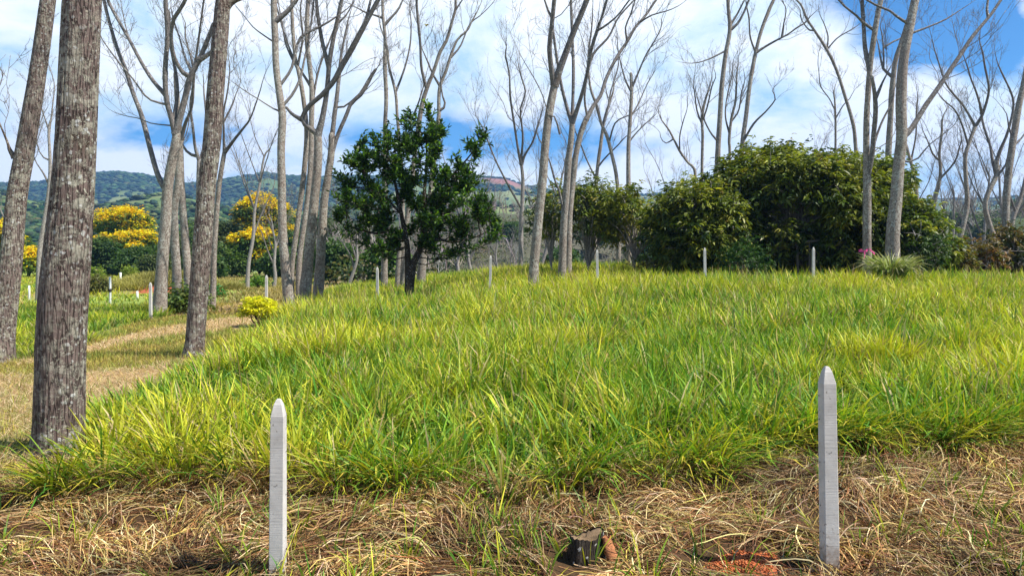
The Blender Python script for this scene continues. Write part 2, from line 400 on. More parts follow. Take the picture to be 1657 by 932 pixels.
hz = MB()
bx0, bx1, by0, by1, bz0, bz1 = -2900., 2900., -60., 2600., -160., 420.
Vb = [(x, y, z) for x in (bx0, bx1) for y in (by0, by1) for z in (bz0, bz1)]
hz.add(Vb, [(0, 1, 3, 2), (4, 6, 7, 5), (0, 4, 5, 1), (2, 3, 7, 6), (0, 2, 6, 4), (1, 5, 7, 3)])
mh = bpy.data.materials.new('haze_air'); mh.use_nodes = True; mh.node_tree.nodes.clear()
pv = nd(mh.node_tree, 'ShaderNodeVolumePrincipled'); pv.inputs['Density'].default_value = .00025; pv.inputs['Color'].default_value = (.26, .52, 1, 1); pv.inputs['Anisotropy'].default_value = .2
oo = nd(mh.node_tree, 'ShaderNodeOutputMaterial'); mh.node_tree.links.new(pv.outputs[0], oo.inputs['Volume'])
USE_HAZE = True
if USE_HAZE: tag(hz.build('haze', mh, smooth=False), 'thin bluish haze in the air before the far hills', 'haze', kind='stuff')

# ------------------------------------------------------------------ masks on the land
def edge_x(y): return -3.1 - .17 * y + .40 * sst(7, 9.5, y) * (1 - sst(15, 19, y)) + .95 * (1 - sst(4.6, 7.2, y)) + .45 * (fbm(y * .35 + 3, y * 0 + 1.5, 41, 3) - .5)
def front_y(x): return 4.98 + .30 * np.maximum(x, 0) + .42 * (1 - sst(-2.2, -.9, x)) + 1.0 * (fbm(x * .8 + 9, x * 0 + 2.2, 43, 3) - .5)

# ground sheet
ys = np.concatenate([np.arange(-18, 2, 1.), np.arange(2, 9, .12), np.arange(9, 46, .3)])
g = [46.]
while g[-1] < 2590: g.append(g[-1] * 1.022 + .1)
ys = np.concatenate([ys, g]); ys = np.minimum(ys, 2590)
q = np.linspace(-1, 1, 401); us = np.sinh(q * 4.2) / np.sinh(4.2)
hw = np.where(ys < 50, 62., 62 + (ys - 50) * 1.1)
XX = us[None] * hw[:, None]; YY = np.repeat(ys[:, None], len(us), 1); ZZ = gh(XX, YY)
x, y = XX.ravel(), YY.ravel(); n = len(x)
def lay(c, col, w): return c * (1 - w[:, None]) + np.asarray(col) * w[:, None]
c = np.tile([.10, .085, .035], (n, 1))
nz = fbm(x * .8, y * .8, 51); nz2 = fbm(x * 2.5, y * 2.5, 52)
c = lay(c, (.20, .13, .06), (1 - sst(-.2, .3, y - front_y(x))) * .9)
pw = sst(.1, -.3, x - edge_x(y)) * (y > 4)
c = lay(c, (.24, .22, .06), pw)
c = lay(c, (.42, .28, .13), .9 * pw * sst(.48, .60, fbm(x * .9, y * .35, 53)) * sst(8, 10, y))
wd = sst(-3.5, -4.1, x - edge_x(y) + .9 * (nz - .5)) * sst(8.5, 10.5, y)
c = lay(c, (.15, .22, .045), wd)
c = lay(c, (.27, .33, .065), wd * sst(24, 34, y) * (1 - .5 * nz))
c = lay(c, (.30, .20, .10), sst(.5, .62, fbm(x * .16, y * .1, 57)) * wd * sst(30, 38, y) * .6)
bk = np.exp(-((x + 19.6) / 3.6) ** 2 - ((y - 42.0) / 1.5) ** 2)
c = lay(c, (.26, .20, .07), sst(.25, .6, bk) * .7)
c = lay(c, (.34, .10, .05), (np.abs(x + 18.2) < 2.2) * (np.abs(y - 40.9) < .7) * 1.)
# far land
fo = sst(100, 150, y)
uu = x / np.maximum(y, 10)
big = fbm(x * .004, y * .004, 61); mid = fbm(x * .02, y * .02, 62)
past = lay(np.tile([.10, .15, .05], (n, 1)), (.19, .21, .08), sst(.4, .6, mid))
hill = lay(past, (.035, .062, .03), sst(.43, .52, big + .25 * (mid - .5)))
scr = lay(np.tile([.105, .10, .07], (n, 1)), (.065, .085, .035), sst(.45, .6, mid))
cm = np.exp(-((y - 180) / 80) ** 2) * sst(-.3, -.2, uu)
hill = lay(hill, scr, np.clip(cm * 1.6, 0, 1)) if False else hill * (1 - np.clip(cm * 1.6, 0, 1))[:, None] + scr * np.clip(cm * 1.6, 0, 1)[:, None]
rs = np.exp(-((uu + .010) / .024) ** 2 - ((y - 1330) / 90) ** 2)
hill = lay(hill, (.26, .12, .09), np.clip(rs * 1.6, 0, 1))
c = c * (1 - fo[:, None]) + hill * fo[:, None]
val = sst(0, 14, y - 40) * (1 - fo) * sst(-.28, -.15, uu)
c = lay(c, (.07, .075, .035), val)
idx = np.arange(n).reshape(len(ys), len(us))
gm = MB(); gm.add(np.stack([x, y, ZZ.ravel()], 1), np.stack([idx[:-1, :-1], idx[:-1, 1:], idx[1:, 1:], idx[1:, :-1]], -1).reshape(-1, 4), None, c)
tag(gm.build('ground', M_ground), kind='structure')

# ------------------------------------------------------------------ far forest on the hills (stuff)
def blobs(mb, rng, P, Rx, Rz, C):
    """lumpy low-poly canopies"""
    a = np.arange(7) / 7 * 2 * np.pi; rings = [(.62, -.25), (1., .2), (.88, .62), (.45, .95)]
    N = len(P); V = np.empty((N, 29, 3)); k = 0
    for r, h in rings:
        for t in a:
            j = rng.uniform(.5, 1.4, (N,))
            V[:, k, 0] = P[:, 0] + Rx * r * j * np.cos(t + h); V[:, k, 1] = P[:, 1] + Rx * r * j * np.sin(t + h)
            V[:, k, 2] = P[:, 2] + Rz * h * rng.uniform(.8, 1.2, N); k += 1
    V[:, 28] = P + np.stack([0 * Rx, 0 * Rx, Rz * 1.1], 1)
    f4 = []; f3 = []
    for r in range(3):
        for i in range(7):
            j = (i + 1) % 7; f4.append((r * 7 + i, r * 7 + j, r * 7 + 7 + j, r * 7 + 7 + i))
    for i in range(7): f3.append((21 + i, 21 + (i + 1) % 7, 28))
    o = (np.arange(N) * 29)[:, None, None]
    mb.add(V, (np.array(f4)[None] + o).reshape(-1, 4), (np.array(f3)[None] + o).reshape(-1, 3), np.repeat(C, 29, 0))
fm = MB()
def scatter_hill(n, y0, y1, u0, u1, r0, r1, cols, thr, seed, sq=.7):
    rg = np.random.default_rng(seed)
    yy = rg.uniform(y0, y1, n); u_ = rg.uniform(u0, u1, n); xx = u_ * yy
    w = fbm(xx * .004, yy * .004, 61) + .25 * (fbm(xx * .02, yy * .02, 62) - .5)
    k = w > thr + rg.normal(0, .02, n)
    k &= ~((np.abs(u_ + .012) < .04) & (np.abs(yy - 1330) < 110))
    xx, yy = xx[k], yy[k]; r = rg.uniform(r0, r1, len(xx))
    blobs(fm, rg, np.stack([xx, yy, gh(xx, yy) + r * .15], 1), r, r * sq, vary(rg, cols, len(xx), .25))
GD = [(.022, .05, .022), (.04, .075, .025), (.065, .10, .035), (.03, .055, .035), (.10, .13, .045)]
scatter_hill(17000, 1020, 1560, -.85, .85, 2.4, 6, GD[:4], .44, 1)
scatter_hill(1500, 1100, 1600, -.85, .85, 2, 5, GD, 0, 2)
scatter_hill(12000, 330, 560, -.85, .85, 1.3, 3.4, GD, .46, 3)
scatter_hill(1500, 300, 560, -.85, .85, 1, 2.6, GD, 0, 4)
tag(fm.build('hillside_forest', M_canopy, smooth=True), 'dark green forest blanketing the distant hills', 'forest', kind='stuff')

# ------------------------------------------------------------------ posts
def post_mesh():
    mb = MB(); w = .0365; t = .0335; h = 1.15; rng = np.random.default_rng(3)
    rings = [(-.3, w, w), (.0, w, w), (.30, w * .99, w), (.62, w * .97, w * .97), (h - .085, t, t), (h - .028, t * .62, t * .62), (h - .008, t * .36, t * .40), (h, t * .22, t * .26)]
    V = []
    for z, a, b in rings:
        ch = min(a, b) * .09
        for (sx, sy) in ((1, 1), (-1, 1), (-1, -1), (1, -1)):
            p = [(a * sx, (b - ch) * sy), ((a - ch) * sx, b * sy)]
            if sx * sy < 0: p = p[::-1]
            for (x_, y_) in p: V.append((x_ + rng.normal(0, .0004), y_ + rng.normal(0, .0004), z))
    n = 8; f = []
    for r in range(len(rings) - 1):
        for i in range(n): j = (i + 1) % n; f.append((r * n + i, r * n + j, r * n + n + j, r * n + n + i))
    b = (len(rings) - 1) * n
    mb.add(V, f + [(b, b + 1, b + 2, b + 3), (b, b + 3, b + 4, b + 7), (b + 4, b + 5, b + 6, b + 7)])
    # nail holes down the two narrow sides, flat discs painted dark for their inner shade
    a = np.arange(8) / 8 * 2 * np.pi
    for z in (.22, .44, .66, .88, 1.0):
        for s in (-1, 1):
            xo = s * (w * .975 + .0006)
            ring = np.stack([np.full(8, xo + s * .0012), .012 + .0045 * np.cos(a), z + .0045 * np.sin(a)], 1)
            mb.add(np.vstack([ring, [(xo + s * .0012, .012, z)]]), None, [(i, (i + 1) % 8, 8) for i in range(8)], (1, 1, 1), 1)
    return mb
post0 = post_mesh().build('shaft', [M_conc, M_hole], smooth=False)
def footing_mesh():
    mb = MB(); rg = np.random.default_rng(8); a = np.arange(14) / 14 * 2 * np.pi; V = []
    for r, z in ((.12, -.06), (.105, .0), (.085, .018), (.055, .03)):
        for t in a: j = rg.uniform(.75, 1.2); V.append((r * j * np.cos(t), r * j * np.sin(t), z + rg.uniform(-.006, .006)))
    f = [(r * 14 + i, r * 14 + (i + 1) % 14, r * 14 + 14 + (i + 1) % 14, r * 14 + 14 + i) for r in range(3) for i in range(14)]
    mb.add(V, f); return mb
M_foot = plain('crumbled_concrete', (.42, .39, .33), .9, 40, .3, .6, .01)
foot0 = footing_mesh().build('footing', M_foot)
def put_post(px, Y, ztop, label, rz, first=False, group='concrete boundary posts', tilt=0):
    X = (px - CX) / F * Y
    e = empty('concrete_post', (X, Y, ztop - 1.15), label, 'post', group); e.rotation_euler = (tilt * .5, tilt, rz)
    global post_used
    s = post0 if not post_used else post0.copy(); f_ = foot0 if not post_used else foot0.copy()
    if post_used: COL.objects.link(s)
    s.parent = e
    if not post_used or Y < 5:
        if post_used: COL.objects.link(f_)
        f_.parent = e; f_.location = (0, 0, float(gh(X, Y) - (ztop - 1.15)))
    post_used = True
post_used = False
def ztop(py, Y): return EYE + (HY - py) / F * Y
put_post(1343, 3.80, ztop(593, 3.8), 'grey pointed concrete post in the straw beside the red soil', .03, tilt=-.012)
put_post(449, 3.80, ztop(645, 3.8), 'pale pointed concrete post in the straw nearest the thick left trunk', .05, tilt=.006)
for px, py, lb in ((1316, 400, 'small concrete post under the big dark bush beside the wooden rail'), (1141, 401, 'small concrete post at the left foot of the big dark bush'),
                   (967, 404, 'small concrete post on the crest between the twin trunks and the bushes'), (793, 413, 'small concrete post on the grass rise left of the dark leaning trunk'),
                   (611, 432, 'small concrete post in tall grass left of the dark leafy tree'), (431, 445, 'concrete post standing behind the yellow green shrub'),
                   (244, 457, 'white concrete post at the path edge left of the lichened trunk')):
    put_post(px, 21., ztop(py, 21.), lb, R.normal(0, .08), tilt=R.normal(0, .012))
# thin painted stakes further off
M_white = plain('white_paint', (.62, .62, .60), .7, 30, .2, .2)
M_wood = plain('weathered_wood', (.19, .16, .13), .9, 25, .4, .6, .01)
def stake(px, py0, py1, Y, w, mat, lb, band=False):
    z1 = EYE + (HY - py0) / F * Y; X = (px - CX) / F * Y; z0 = float(gh(X, Y)) - .1
    mb = MB(); P = np.array([[(X, Y, z0), (X + .01, Y, (z0 + z1) / 2), (X, Y, z1)]]); tubes(mb, P, [[w, w, w * .9]], 6)
    if band: tubes(mb, [[(X, Y, z1 - .62), (X, Y, z1 - .48)]], [[w * 1.25, w * 1.25]], 6, m=1)
    o = mb.build('fence_stake', [mat, M_hole], origin=(X, Y, z0)); tag(o, lb, 'post', 'fence stakes in the far field')
stake(178, 448, 484, 30, .05, M_white, 'white stake with a black band near the earth bank', True)
stake(195, 441, 453, 55, .09, M_white, 'short white stake on top of the earth bank')
stake(222, 471, 480, 34, .06, M_white, 'stub of white stake at the foot of the earth bank')
stake(47, 462, 475, 34, .05, M_white, 'low pale stake beside the slim pale trunk')
stake(355, 465, 478, 50, .06, M_wood, 'thin grey stake in brown field, leftmost of the four right of the lichened trunk')
stake(371, 464, 480, 48, .07, M_wood, 'second grey stake in the brown field right of the lichened trunk')
stake(384, 466, 480, 50, .06, M_wood, 'thin short grey stake just left of the pale stake in brown field')
stake(395, 463, 480, 46, .07, M_white, 'pale stake in the brown field right of three grey stakes')
stake(650, 438, 448, 32, .05, M_white, 'pale stub of stake left of the dark leafy tree trunk')
# old wooden rail under the big bush
mb = MB()
e = empty('wooden_rail', (at(1305, 430, 24.7)[0], 24.7, float(gh(8.9, 24.7))), 'old wooden rail on short stakes in the shade of the big bush', 'rail')
M_wood2 = plain('shaded_wood', (.09, .075, .06), .9, 25, .4, .6, .01); zr = ztop(391, 24.7)  # bush shade put into the wood colour, darker than the weathered wood
def rel(o): return o
ex, ey, ez = e.location
mb = MB(); tubes(mb, [[(-.4, 0, zr - ez - .05), (0, .02, zr - ez - .01), (.45, .05, zr - ez + .03)]], [[.05, .055, .045]], 8); mb.build('rail_bar', M_wood2, e)
for xx in (-.3, .1):
    mb = MB(); tubes(mb, [[(xx, .03, -.2), (xx + .02, .03, .4), (xx, .03, zr - ez - .04)]], [[.05, .045, .04]], 8); mb.build('support', M_wood2, e)

# ------------------------------------------------------------------ bare trees
def parse(s): return np.array([[float(v) for v in t.split(',')] for t in s.split()])
NT = [0]
def bare_tree(Y, stems, label, cat='tree', mats=(M_bark2, M_twig), seed=1, tw=1., group='bare deciduous trees', hi=False, base=None, l1=1.5, dens=2.2, name='bare_tree', drift=.3):
    rng = np.random.default_rng(seed * 13 + 5); NT[0] += 1
    st = [parse(s) for s in stems]; paths = []; sparse = []
    X0 = (st[0][0][0] - CX) / F * Y
    z0 = float(gh(X0, Y)) - .08
    root = np.array([X0, Y, z0 + .08])
    for k, s in enumerate(st):
        if k == 0:
            d0 = Y; sl = rng.uniform(-.05, .05)
        else:
            best = 1e9
            for (pp, dd) in paths:
                e = np.hypot(pp[:, 0] - s[0, 0], pp[:, 1] - s[0, 1]); j = e.argmin()
                if e[j] < best: best = e[j]; d0 = dd[j]
            sl = rng.uniform(-drift, drift)
            if best < 14:
                j = min(((np.hypot(pp[:, 0] - s[0, 0], pp[:, 1] - s[0, 1]).min(), i_) for i_, (pp, _) in enumerate(paths)))[1]
                pp, dd = paths[j]; e = np.hypot(pp[:, 0] - s[0, 0], pp[:, 1] - s[0, 1]).argmin()
                s[0, :2] = pp[e, :2]; d0 = dd[e]
        wl = np.concatenate([[0], np.cumsum(np.hypot(np.diff(s[:, 0]), np.diff(s[:, 1])))]) / F * Y
        dd = d0 + sl * wl
        if s[-1, 1] <= 6 and s[-1, 2] > 2.2:     # goes on above the picture
            v = s[-1, :2] - s[-2, :2]; v = v / np.hypot(*v); w = s[-1, 2]; ext = min(420, w * 26)
            for t, a in ((.35, .1), (.7, -.08), (1, .12)):
                s = np.vstack([s, [s[-1, 0] + v[0] * ext * .34 + a * ext * .2, s[-1, 1] + v[1] * ext * .34, w * (1 - t * .72)]])
            wl2 = np.hypot(*(np.diff(s[-4:, :2], axis=0).T)) / F * Y
            dd = np.concatenate([dd, dd[-1] + sl * np.cumsum(wl2)])
        if s[-1, 2] < 4.6 and s[-1, 1] > 6:     # living tip: goes on thinning out
            v = s[-1, :2] - s[-2, :2]; v = v / np.hypot(*v); Lp = rng.uniform(.7, 1.3) * F / Y
            s = np.vstack([s, [s[-1, 0] + v[0] * Lp * .5 + rng.normal(0, 4), s[-1, 1] + v[1] * Lp * .5 - 4, s[-1, 2] * .55], [s[-1, 0] + v[0] * Lp + rng.normal(0, 6), s[-1, 1] + v[1] * Lp - 12, .35]])
            dd = np.concatenate([dd, dd[-1] + sl * np.array([.5, 1.]) * Lp / F * Y])
        s4 = []; d4 = []
        for i_ in range(len(s) - 1):
            for t_ in np.linspace(0, 1, 6)[:-1]: s4.append(s[i_] * (1 - t_) + s[i_ + 1] * t_); d4.append(dd[i_] * (1 - t_) + dd[i_ + 1] * t_)
        s4.append(s[-1]); d4.append(dd[-1])
        paths.append((np.array(s4), np.array(d4))); sparse.append((s, dd))
    mbT, mbB = MB(), MB(); soft = []
    for k, (s, dd) in enumerate(sparse):
        pts = np.stack([(s[:, 0] - CX) / F * dd, dd, EYE + (HY - s[:, 1]) / F * dd, s[:, 2] / F * dd * (.475 if k == 0 else .43)], 1)
        if k == 0: pts[0, 2] = z0; pts[0, 3] *= 1.06
        L = np.linalg.norm(np.diff(pts[:, :3], axis=0), axis=1).sum()
        n = int(max(6, L / (.035 if hi else .22))); n = min(n, 340)
        q = smooth_path(pts, n); rr = np.maximum(q[:, 3], .004)
        if hi and k == 0:
            sides = 128
            def bump(P, a):
                u = a[None, None, :] * 1.0; z = P[:, :, 2][..., None]
                cc = np.cos(u); ss = np.sin(u)
                rdg = fbm(cc * 9 + 20 + z * .35, ss * 9 + z * 1.1, 71, 3); big = fbm(cc * 1.5 + 5 + z * .3, ss * 1.5 + z * .6, 77, 3)
                crk = np.abs(fbm(cc * 13 + 40 + .8 * z, ss * 13 + z * .9, 79, 2) - .5)
                flr = np.exp(-np.maximum(z, 0) / .13) * (.14 + .09 * np.cos(u * 5 + 1) + .10 * (fbm(cc * 2 + 9, ss * 2, 75, 2) - .5))
                return 1 + flr + .06 * (rdg - .5) + .10 * (big - .5) - .035 * np.clip(1 - crk * 16, 0, 1)
        elif hi: 
            sides = 20; bump = None
        else:
            sides = 12 if rr[0] > .05 else 7
            def bump(P, a):
                z = P[:, :, 2][..., None]; return 1 + .16 * (fbm(np.cos(a) * 1.6 + 5 + z * .8 + 0 * z, np.sin(a) * 1.6 + z * 1.2, 70 + k, 3) - .5)
        if k == 0 or hi or rr[0] > .085: q[:, :3] += 0
        if k > 0:
            fl_ = np.exp(-np.arange(n) / max(1.5, n * .03)) * .35 * (rr[0] > .02); rr = rr * (1 + fl_)
        tdir = nrm(q[-1, :3] - q[-2, :3]); q = np.vstack([q, np.append(q[-1, :3] + tdir * rr[-1] * .8, 0), np.append(q[-1, :3] + tdir * rr[-1] * 1.1, 0)]); rr = np.append(rr, [rr[-1] * .75, rr[-1] * .25])
        tubes(mbT if k == 0 else mbB, q[None, :, :3] - root, rr[None], sides, bump=bump)
        # flare at the foot
        soft.append((q[:, :3], rr))
    # side shoots
    for k, (q, rr) in enumerate(soft):
        L = np.linalg.norm(np.diff(q, axis=0), axis=1).sum()
        # begin where the stem is thin enough
        rel_ = rr / max(rr[0], 1e-6)
        start = .62 if (k == 0 and len(soft) > 1) else .22
        if k == 0 and len(soft) == 1: start = .45
        m = int(L * (1 - start) * dens * tw * 1.05)
        if m < 1: continue
        S, D, r, rem = spawn(rng, q[None], rr[None], m, start, 1., .35, 1.0)
        D[:, 1] *= .8
        ln = l1 * rng.uniform(.45, 1.25, len(S)) * (.55 + .6 * rem)
        r1 = np.clip(np.minimum(r * .42, ln * .007 + .002), .005, .02)
        P1 = grow(rng, S, D + [0, 0, .25], ln, 7, .17, .10); R1 = r1[:, None] * np.linspace(1, .4, 7)
        tubes(mbB, P1 - root, np.maximum(R1, .0045), 4)
        tipP = q[None, -1]; 
        m2, m3 = (5, 3) if Y < 33 else (4, 2)
        S, D, r, rem = spawn(rng, P1, R1, m2, .2, .98, .3, .85)
        ln2 = np.repeat(ln, m2) * .52 * rng.uniform(.5, 1.2, len(S))
        P2 = grow(rng, S, D + [0, 0, .15], ln2, 5, .20, .10); R2 = np.clip(r * .6, .0045, .012)[:, None] * np.linspace(1, .5, 5)
        tubes(mbB, P2 - root, np.maximum(R2, .0035), 3, cap=False)
        S, D, r, rem = spawn(rng, P2, R2, m3, .2, 1., .3, .8)
        ln3 = np.repeat(ln2, m3) * .5 * rng.uniform(.5, 1.2, len(S))
        P3 = grow(rng, S, D + [0, 0, .1], ln3, 4, .22, .08)
        tubes(mbB, P3 - root, np.full(P3.shape[:2], 1.) * np.linspace(.0042, .0028, 4), 3, cap=False)
    e = empty(name, root, label, cat, group)
    mbT.build('trunk', mats[0], e)
    if mbB.n: mbB.build('branches', mats[1] if not hi else mats[0], e)
    return e, root

T = []
bare_tree(12.6, ['-4,590,48 2,540,42 10,480,38 18,420,34 27,320,31 41,240,29 61,120,26 78,0,24 96,-120,20 120,-330,13 135,-480,6', '24,255,10 16,243,7 11,228,4'],
          'thick rough trunk leaning right at the left edge, partly cut off', mats=(M_bark, M_twig), seed=2, hi=True)
bare_tree(6.35, ['95,752,86 95,735,78 96,650,78 99,540,77 106,440,74 115,340,69 122,240,64 127,120,61 133,0,59 140,-140,56 150,-420,50 168,-800,40 190,-1250,26 205,-1500,14'],
          'thickest trunk in the foreground with furrowed bark and white lichen spots', mats=(M_bark, M_twig), seed=3, hi=True)
bare_tree(30, ['62,492,9 63,450,9 65,400,8 73,350,7 80,300,6 81,260,5 79,210,4', '81,300,3 70,280,3 58,262,2 50,240,2', '79,212,3 72,190,2 62,160,2', '80,215,3 84,180,2.5 88,140,2 82,115,1.5', '80,260,3 66,250,2 56,215,2'],
          'slim pale bare tree between the two thickest trunks', mats=(M_pale, M_twig), seed=4, dens=1.6)
bare_tree(22.8, ['258,500,23 262,440,20 268,360,18 272,300,17 282,245,15 286,220,14', '266,308,10 256,285,9 243,240,9 230,190,8.5 215,150,8 202,110,7.5 190,80,7 178,40,6 168,0,6',
                 '284,225,10 277,190,9 270,165,9 267,120,9 271,60,8 268,0,8', '264,158,7 247,130,7 228,100,6.5 212,70,6 198,45,6 184,20,6 172,-5,5', '283,200,7 287,150,6.5 283,110,6 276,70,6 273,20,6',
                 '288,215,12 298,165,11 308,125,11 322,98,9 338,60,8 345,40,7', '322,98,8 338,88,7 348,78,6 358,50,5', '308,122,8 296,118,7 283,95,6 277,60,6 281,32,7 292,15,7 303,-5,6', '309,120,4 300,95,3.5 290,60,3 283,40,3', '268,172,4 240,160,3.5 215,128,3 190,98,2.5 164,62,2', '273,203,2.5 245,200,2 225,192,2 203,188,1.5'],
          'lichened bare tree forking wide, nearest the white post by the path', seed=5)
bare_tree(24.5, ['287,495,18 286,440,15 282,380,14 282,335,13 288,300,12 290,250,11 292,225,10', '292,228,7 300,200,6 311,170,5 314,120,5 322,60,4 330,0,3.5'],
          'straight bare trunk behind the lichened forking tree, middle of three', seed=6)
bare_tree(25.5, ['308,497,16 304,440,14 298,370,13 293,300,12 291,240,11 288,180,9 284,120,7', '296,240,2 302,215,2 306,190,1.5'],
          'bare trunk curving left, rightmost of the three left of the path trunk', seed=7)
bare_tree(11.9, ['313,590,36 315,560,32 320,490,31 327,400,31 335,300,29 343,230,29 348,160,28 353,100,27 357,50,26 360,10,24 362,-30,18 366,-160,14 372,-330,9 380,-480,5', '361,20,18 372,4,15 388,-4,13 420,-14,12 460,-60,10 500,-150,6'],
          'brown mossy trunk standing at the right edge of the mown path', mats=(M_bark, M_bark), seed=8, hi=True)
bare_tree(28, ['336,490,10 326,400,10 322,330,10 322,300,9 323,262,9', '322,264,6 316,240,5 312,205,5 308,170,4.5 314,120,4 300,60,3', '320,255,5 305,248,4.5 293,230,4 285,205,3', '325,262,5 333,232,4.5 335,205,4 330,150,3'],
          'thin bare tree half hidden behind the mossy path trunk', seed=9, mats=(M_pale, M_twig))
bare_tree(26, ['344,480,10 347,400,9 352,330,8 356,290,8 363,248,7', '363,248,5 362,210,4 362,180,4 368,150,3 372,110,2', '363,248,6 380,225,5 396,205,4 406,190,3 420,150,2', '363,200,3 376,170,3 381,155,2'],
          'thin bare tree forking low just right of the mossy path trunk', seed=10)
bare_tree(21.8, ['469,497,20 466,470,18 462,430,17 457,370,15 456,300,14 455,240,13 457,190,13 452,150,12 447,110,11 445,60,11 443,0,10', '450,38,9 462,22,8 476,6,7 486,-8,7', '459,140,5 470,115,5 476,95,5 482,70,5 490,58,5 505,50,4.5 525,40,4 541,30,3', '462,175,5 472,155,5 485,130,5 492,100,4 500,60,3.5 506,20,3.5 508,0,3', '458,182,3 440,175,2.5 420,162,2 400,150,2', '444,70,3 430,60,2.5 410,45,2 398,30,1.5'],
          'tall grey bare trunk closest behind the yellow green shrub', seed=11)
bare_tree(24.5, ['473,478,10 472,440,9 479,380,9 487,320,9 494,260,9 496,210,8 491,160,7.5 484,120,7 478,95,6 474,50,6 472,0,5', '482,115,4 470,90,3.5 462,70,3 455,30,2.5', '481,110,4 490,60,3.5 486,20,3'],
          'narrow bare tree in the clump beside the tall grey trunk', seed=12)
bare_tree(26, ['484,468,10 484,430,10 491,370,9 498,320,9 503,260,9 504,200,9 505,150,9 502,115,8 497,70,8 497,30,8 499,0,7', '500,140,5 490,120,4.5 478,100,4 465,70,3.5 450,20,3', '503,175,4 512,130,4 520,100,4 530,75,3.5'],
          'slim bare tree in the middle of the leaning clump', seed=13)
bare_tree(22.8, ['491,482,22 497,440,19 503,380,17 509,320,16 514,270,15 515,235,14 514,217,13', '515,222,11 522,190,10 528,155,9.5 531,125,9 533,100,9 540,60,8 548,25,8 553,0,7.5', '526,110,7 522,70,7 515,30,6.5 512,0,6', '513,218,9 500,207,8 488,194,8 500,172,8.5 520,155,9 540,132,10 553,108,10.5 570,78,11 585,50,10 600,22,9 612,0,8', '487,195,7 474,186,6 464,175,5', '585,50,5 594,25,5 600,0,4.5', '544,42,3.5 558,28,3 568,12,2.5 572,0,2'],
          'stout leaning bare trunk with a brown broken limb crossing to the upper right', seed=14)
bare_tree(23.8, ['514,472,19 518,430,17 521,380,15 524,330,14 530,290,13 536,250,12 537,220,11', '538,225,8 541,190,8 546,150,8 549,120,7 552,90,5 560,50,4', '538,248,8 548,215,7 560,188,7 568,168,7 582,155,8 592,140,8 600,125,7 608,113,5', '546,178,3.5 560,172,3 572,160,2.5 588,150,2'],
          'bare trunk with a sawn-off limb pointing right, right side of the clump', seed=15)
bare_tree(30, ['622,452,12 622,400,11 623,300,9 623,210,7 625,160,7 623,110,7 623,60,6 620,30,5 619,0,5', '622,40,5 634,28,4 645,15,4 652,0,3', '622,28,4 606,25,3 590,20,3'],
          'slender straight bare tree rising left of the dark leafy crown', seed=16, dens=2.4)
bare_tree(29, ['642,452,8 645,420,8 650,380,7 652,330,6 648,250,6 643,190,5 640,150,5 630,110,4 625,70,3.5', '641,150,4 655,110,3.5 664,70,3 665,30,2'],
          'thin bare trunk behind the leafy tree, second from its left', seed=17, dens=2.6)
bare_tree(29.5, ['647,448,13 651,420,12 655,380,10 662,330,9 670,260,8 678,200,8 684,165,7.5 692,140,7 702,115,6 712,85,6 723,65,5.5 730,40,5 737,15,4.5 737,-5,4', '688,145,5 682,110,5 680,70,5 676,30,5 674,0,4.5', '663,200,3.5 676,170,3 684,145,2.5', '736,18,3 745,5,2.5 752,-5,2'],
          'forked bare tree whose spreading twigs top the dark leafy crown', seed=18, dens=2.8)
bare_tree(30.5, ['680,442,15 684,420,14 689,380,12 695,330,10 700,280,9 704,230,8 710,190,7 710,165,6 712,140,6 722,115,5 728,95,5 740,65,4 756,50,3.5 762,38,3', '709,178,5 718,175,4 721,170,4 716,155,3 714,140,3', '712,140,4 700,120,3.5 692,100,3', '728,95,4 745,75,3 760,40,2.5 778,25,2'],
          'bare tree with a kinked elbow limb behind the leafy tree', seed=19, dens=2.8)
bare_tree(38, ['843,416,8 843,370,8 845,330,7 846,290,6 843,262,5', '843,335,4 828,310,4 812,280,3.5 800,255,3 788,225,3 780,205,2', '845,270,5 838,240,4.5 832,200,4 826,160,4 824,120,3 818,90,3', '845,265,5 850,250,4 862,230,3.5 870,205,3', '843,262,4 846,220,4 842,180,3 850,150,3 842,120,2.5'],
          'pale bare tree with a fan of twigs left of the dark leaning trunk', mats=(M_pale, M_twig), seed=20, dens=3.4, l1=2.2)
bare_tree(19.5, ['862,456,19 864,430,17 868,390,16 873,340,15 878,290,15 883,230,14 889,180,14 897,140,13', '896,142,10 893,118,9 889,80,9 892,50,9 895,20,8 897,0,8', '897,140,13 905,115,12 916,85,12 929,50,11 942,20,10 950,0,10', '893,32,4 886,15,3.5 881,0,3', '906,218,3 898,190,3 888,190,2.5 880,160,2 866,130,2'],
          'dark leaning trunk standing alone in the grass at the crest', mats=(M_bark2, M_twig), seed=21, tw=.5)
bare_tree(27, ['909,425,14 911,390,13 914,340,12 917,300,12 920,260,11 924,225,10 926,200,9', '926,200,7 919,180,6 911,150,6 905,120,5.5 899,80,5 895,50,5', '927,200,7 927,160,6 928,110,6 926,60,5.5 924,0,5', '927,200,8 933,180,7.5 944,145,7 951,115,7 957,80,6.5 966,50,6 975,25,5 982,0,5', '951,110,5 962,85,4.5 985,60,4 1000,30,3.5 1022,5,3', '966,50,4 980,42,3.5 1000,25,3 1015,5,3', '912,345,4 905,310,4 897,290,3.5 889,260,3 878,235,3'],
          'left of the twin bare trees on the crest, its limbs fanning upright', seed=22, dens=2.8)
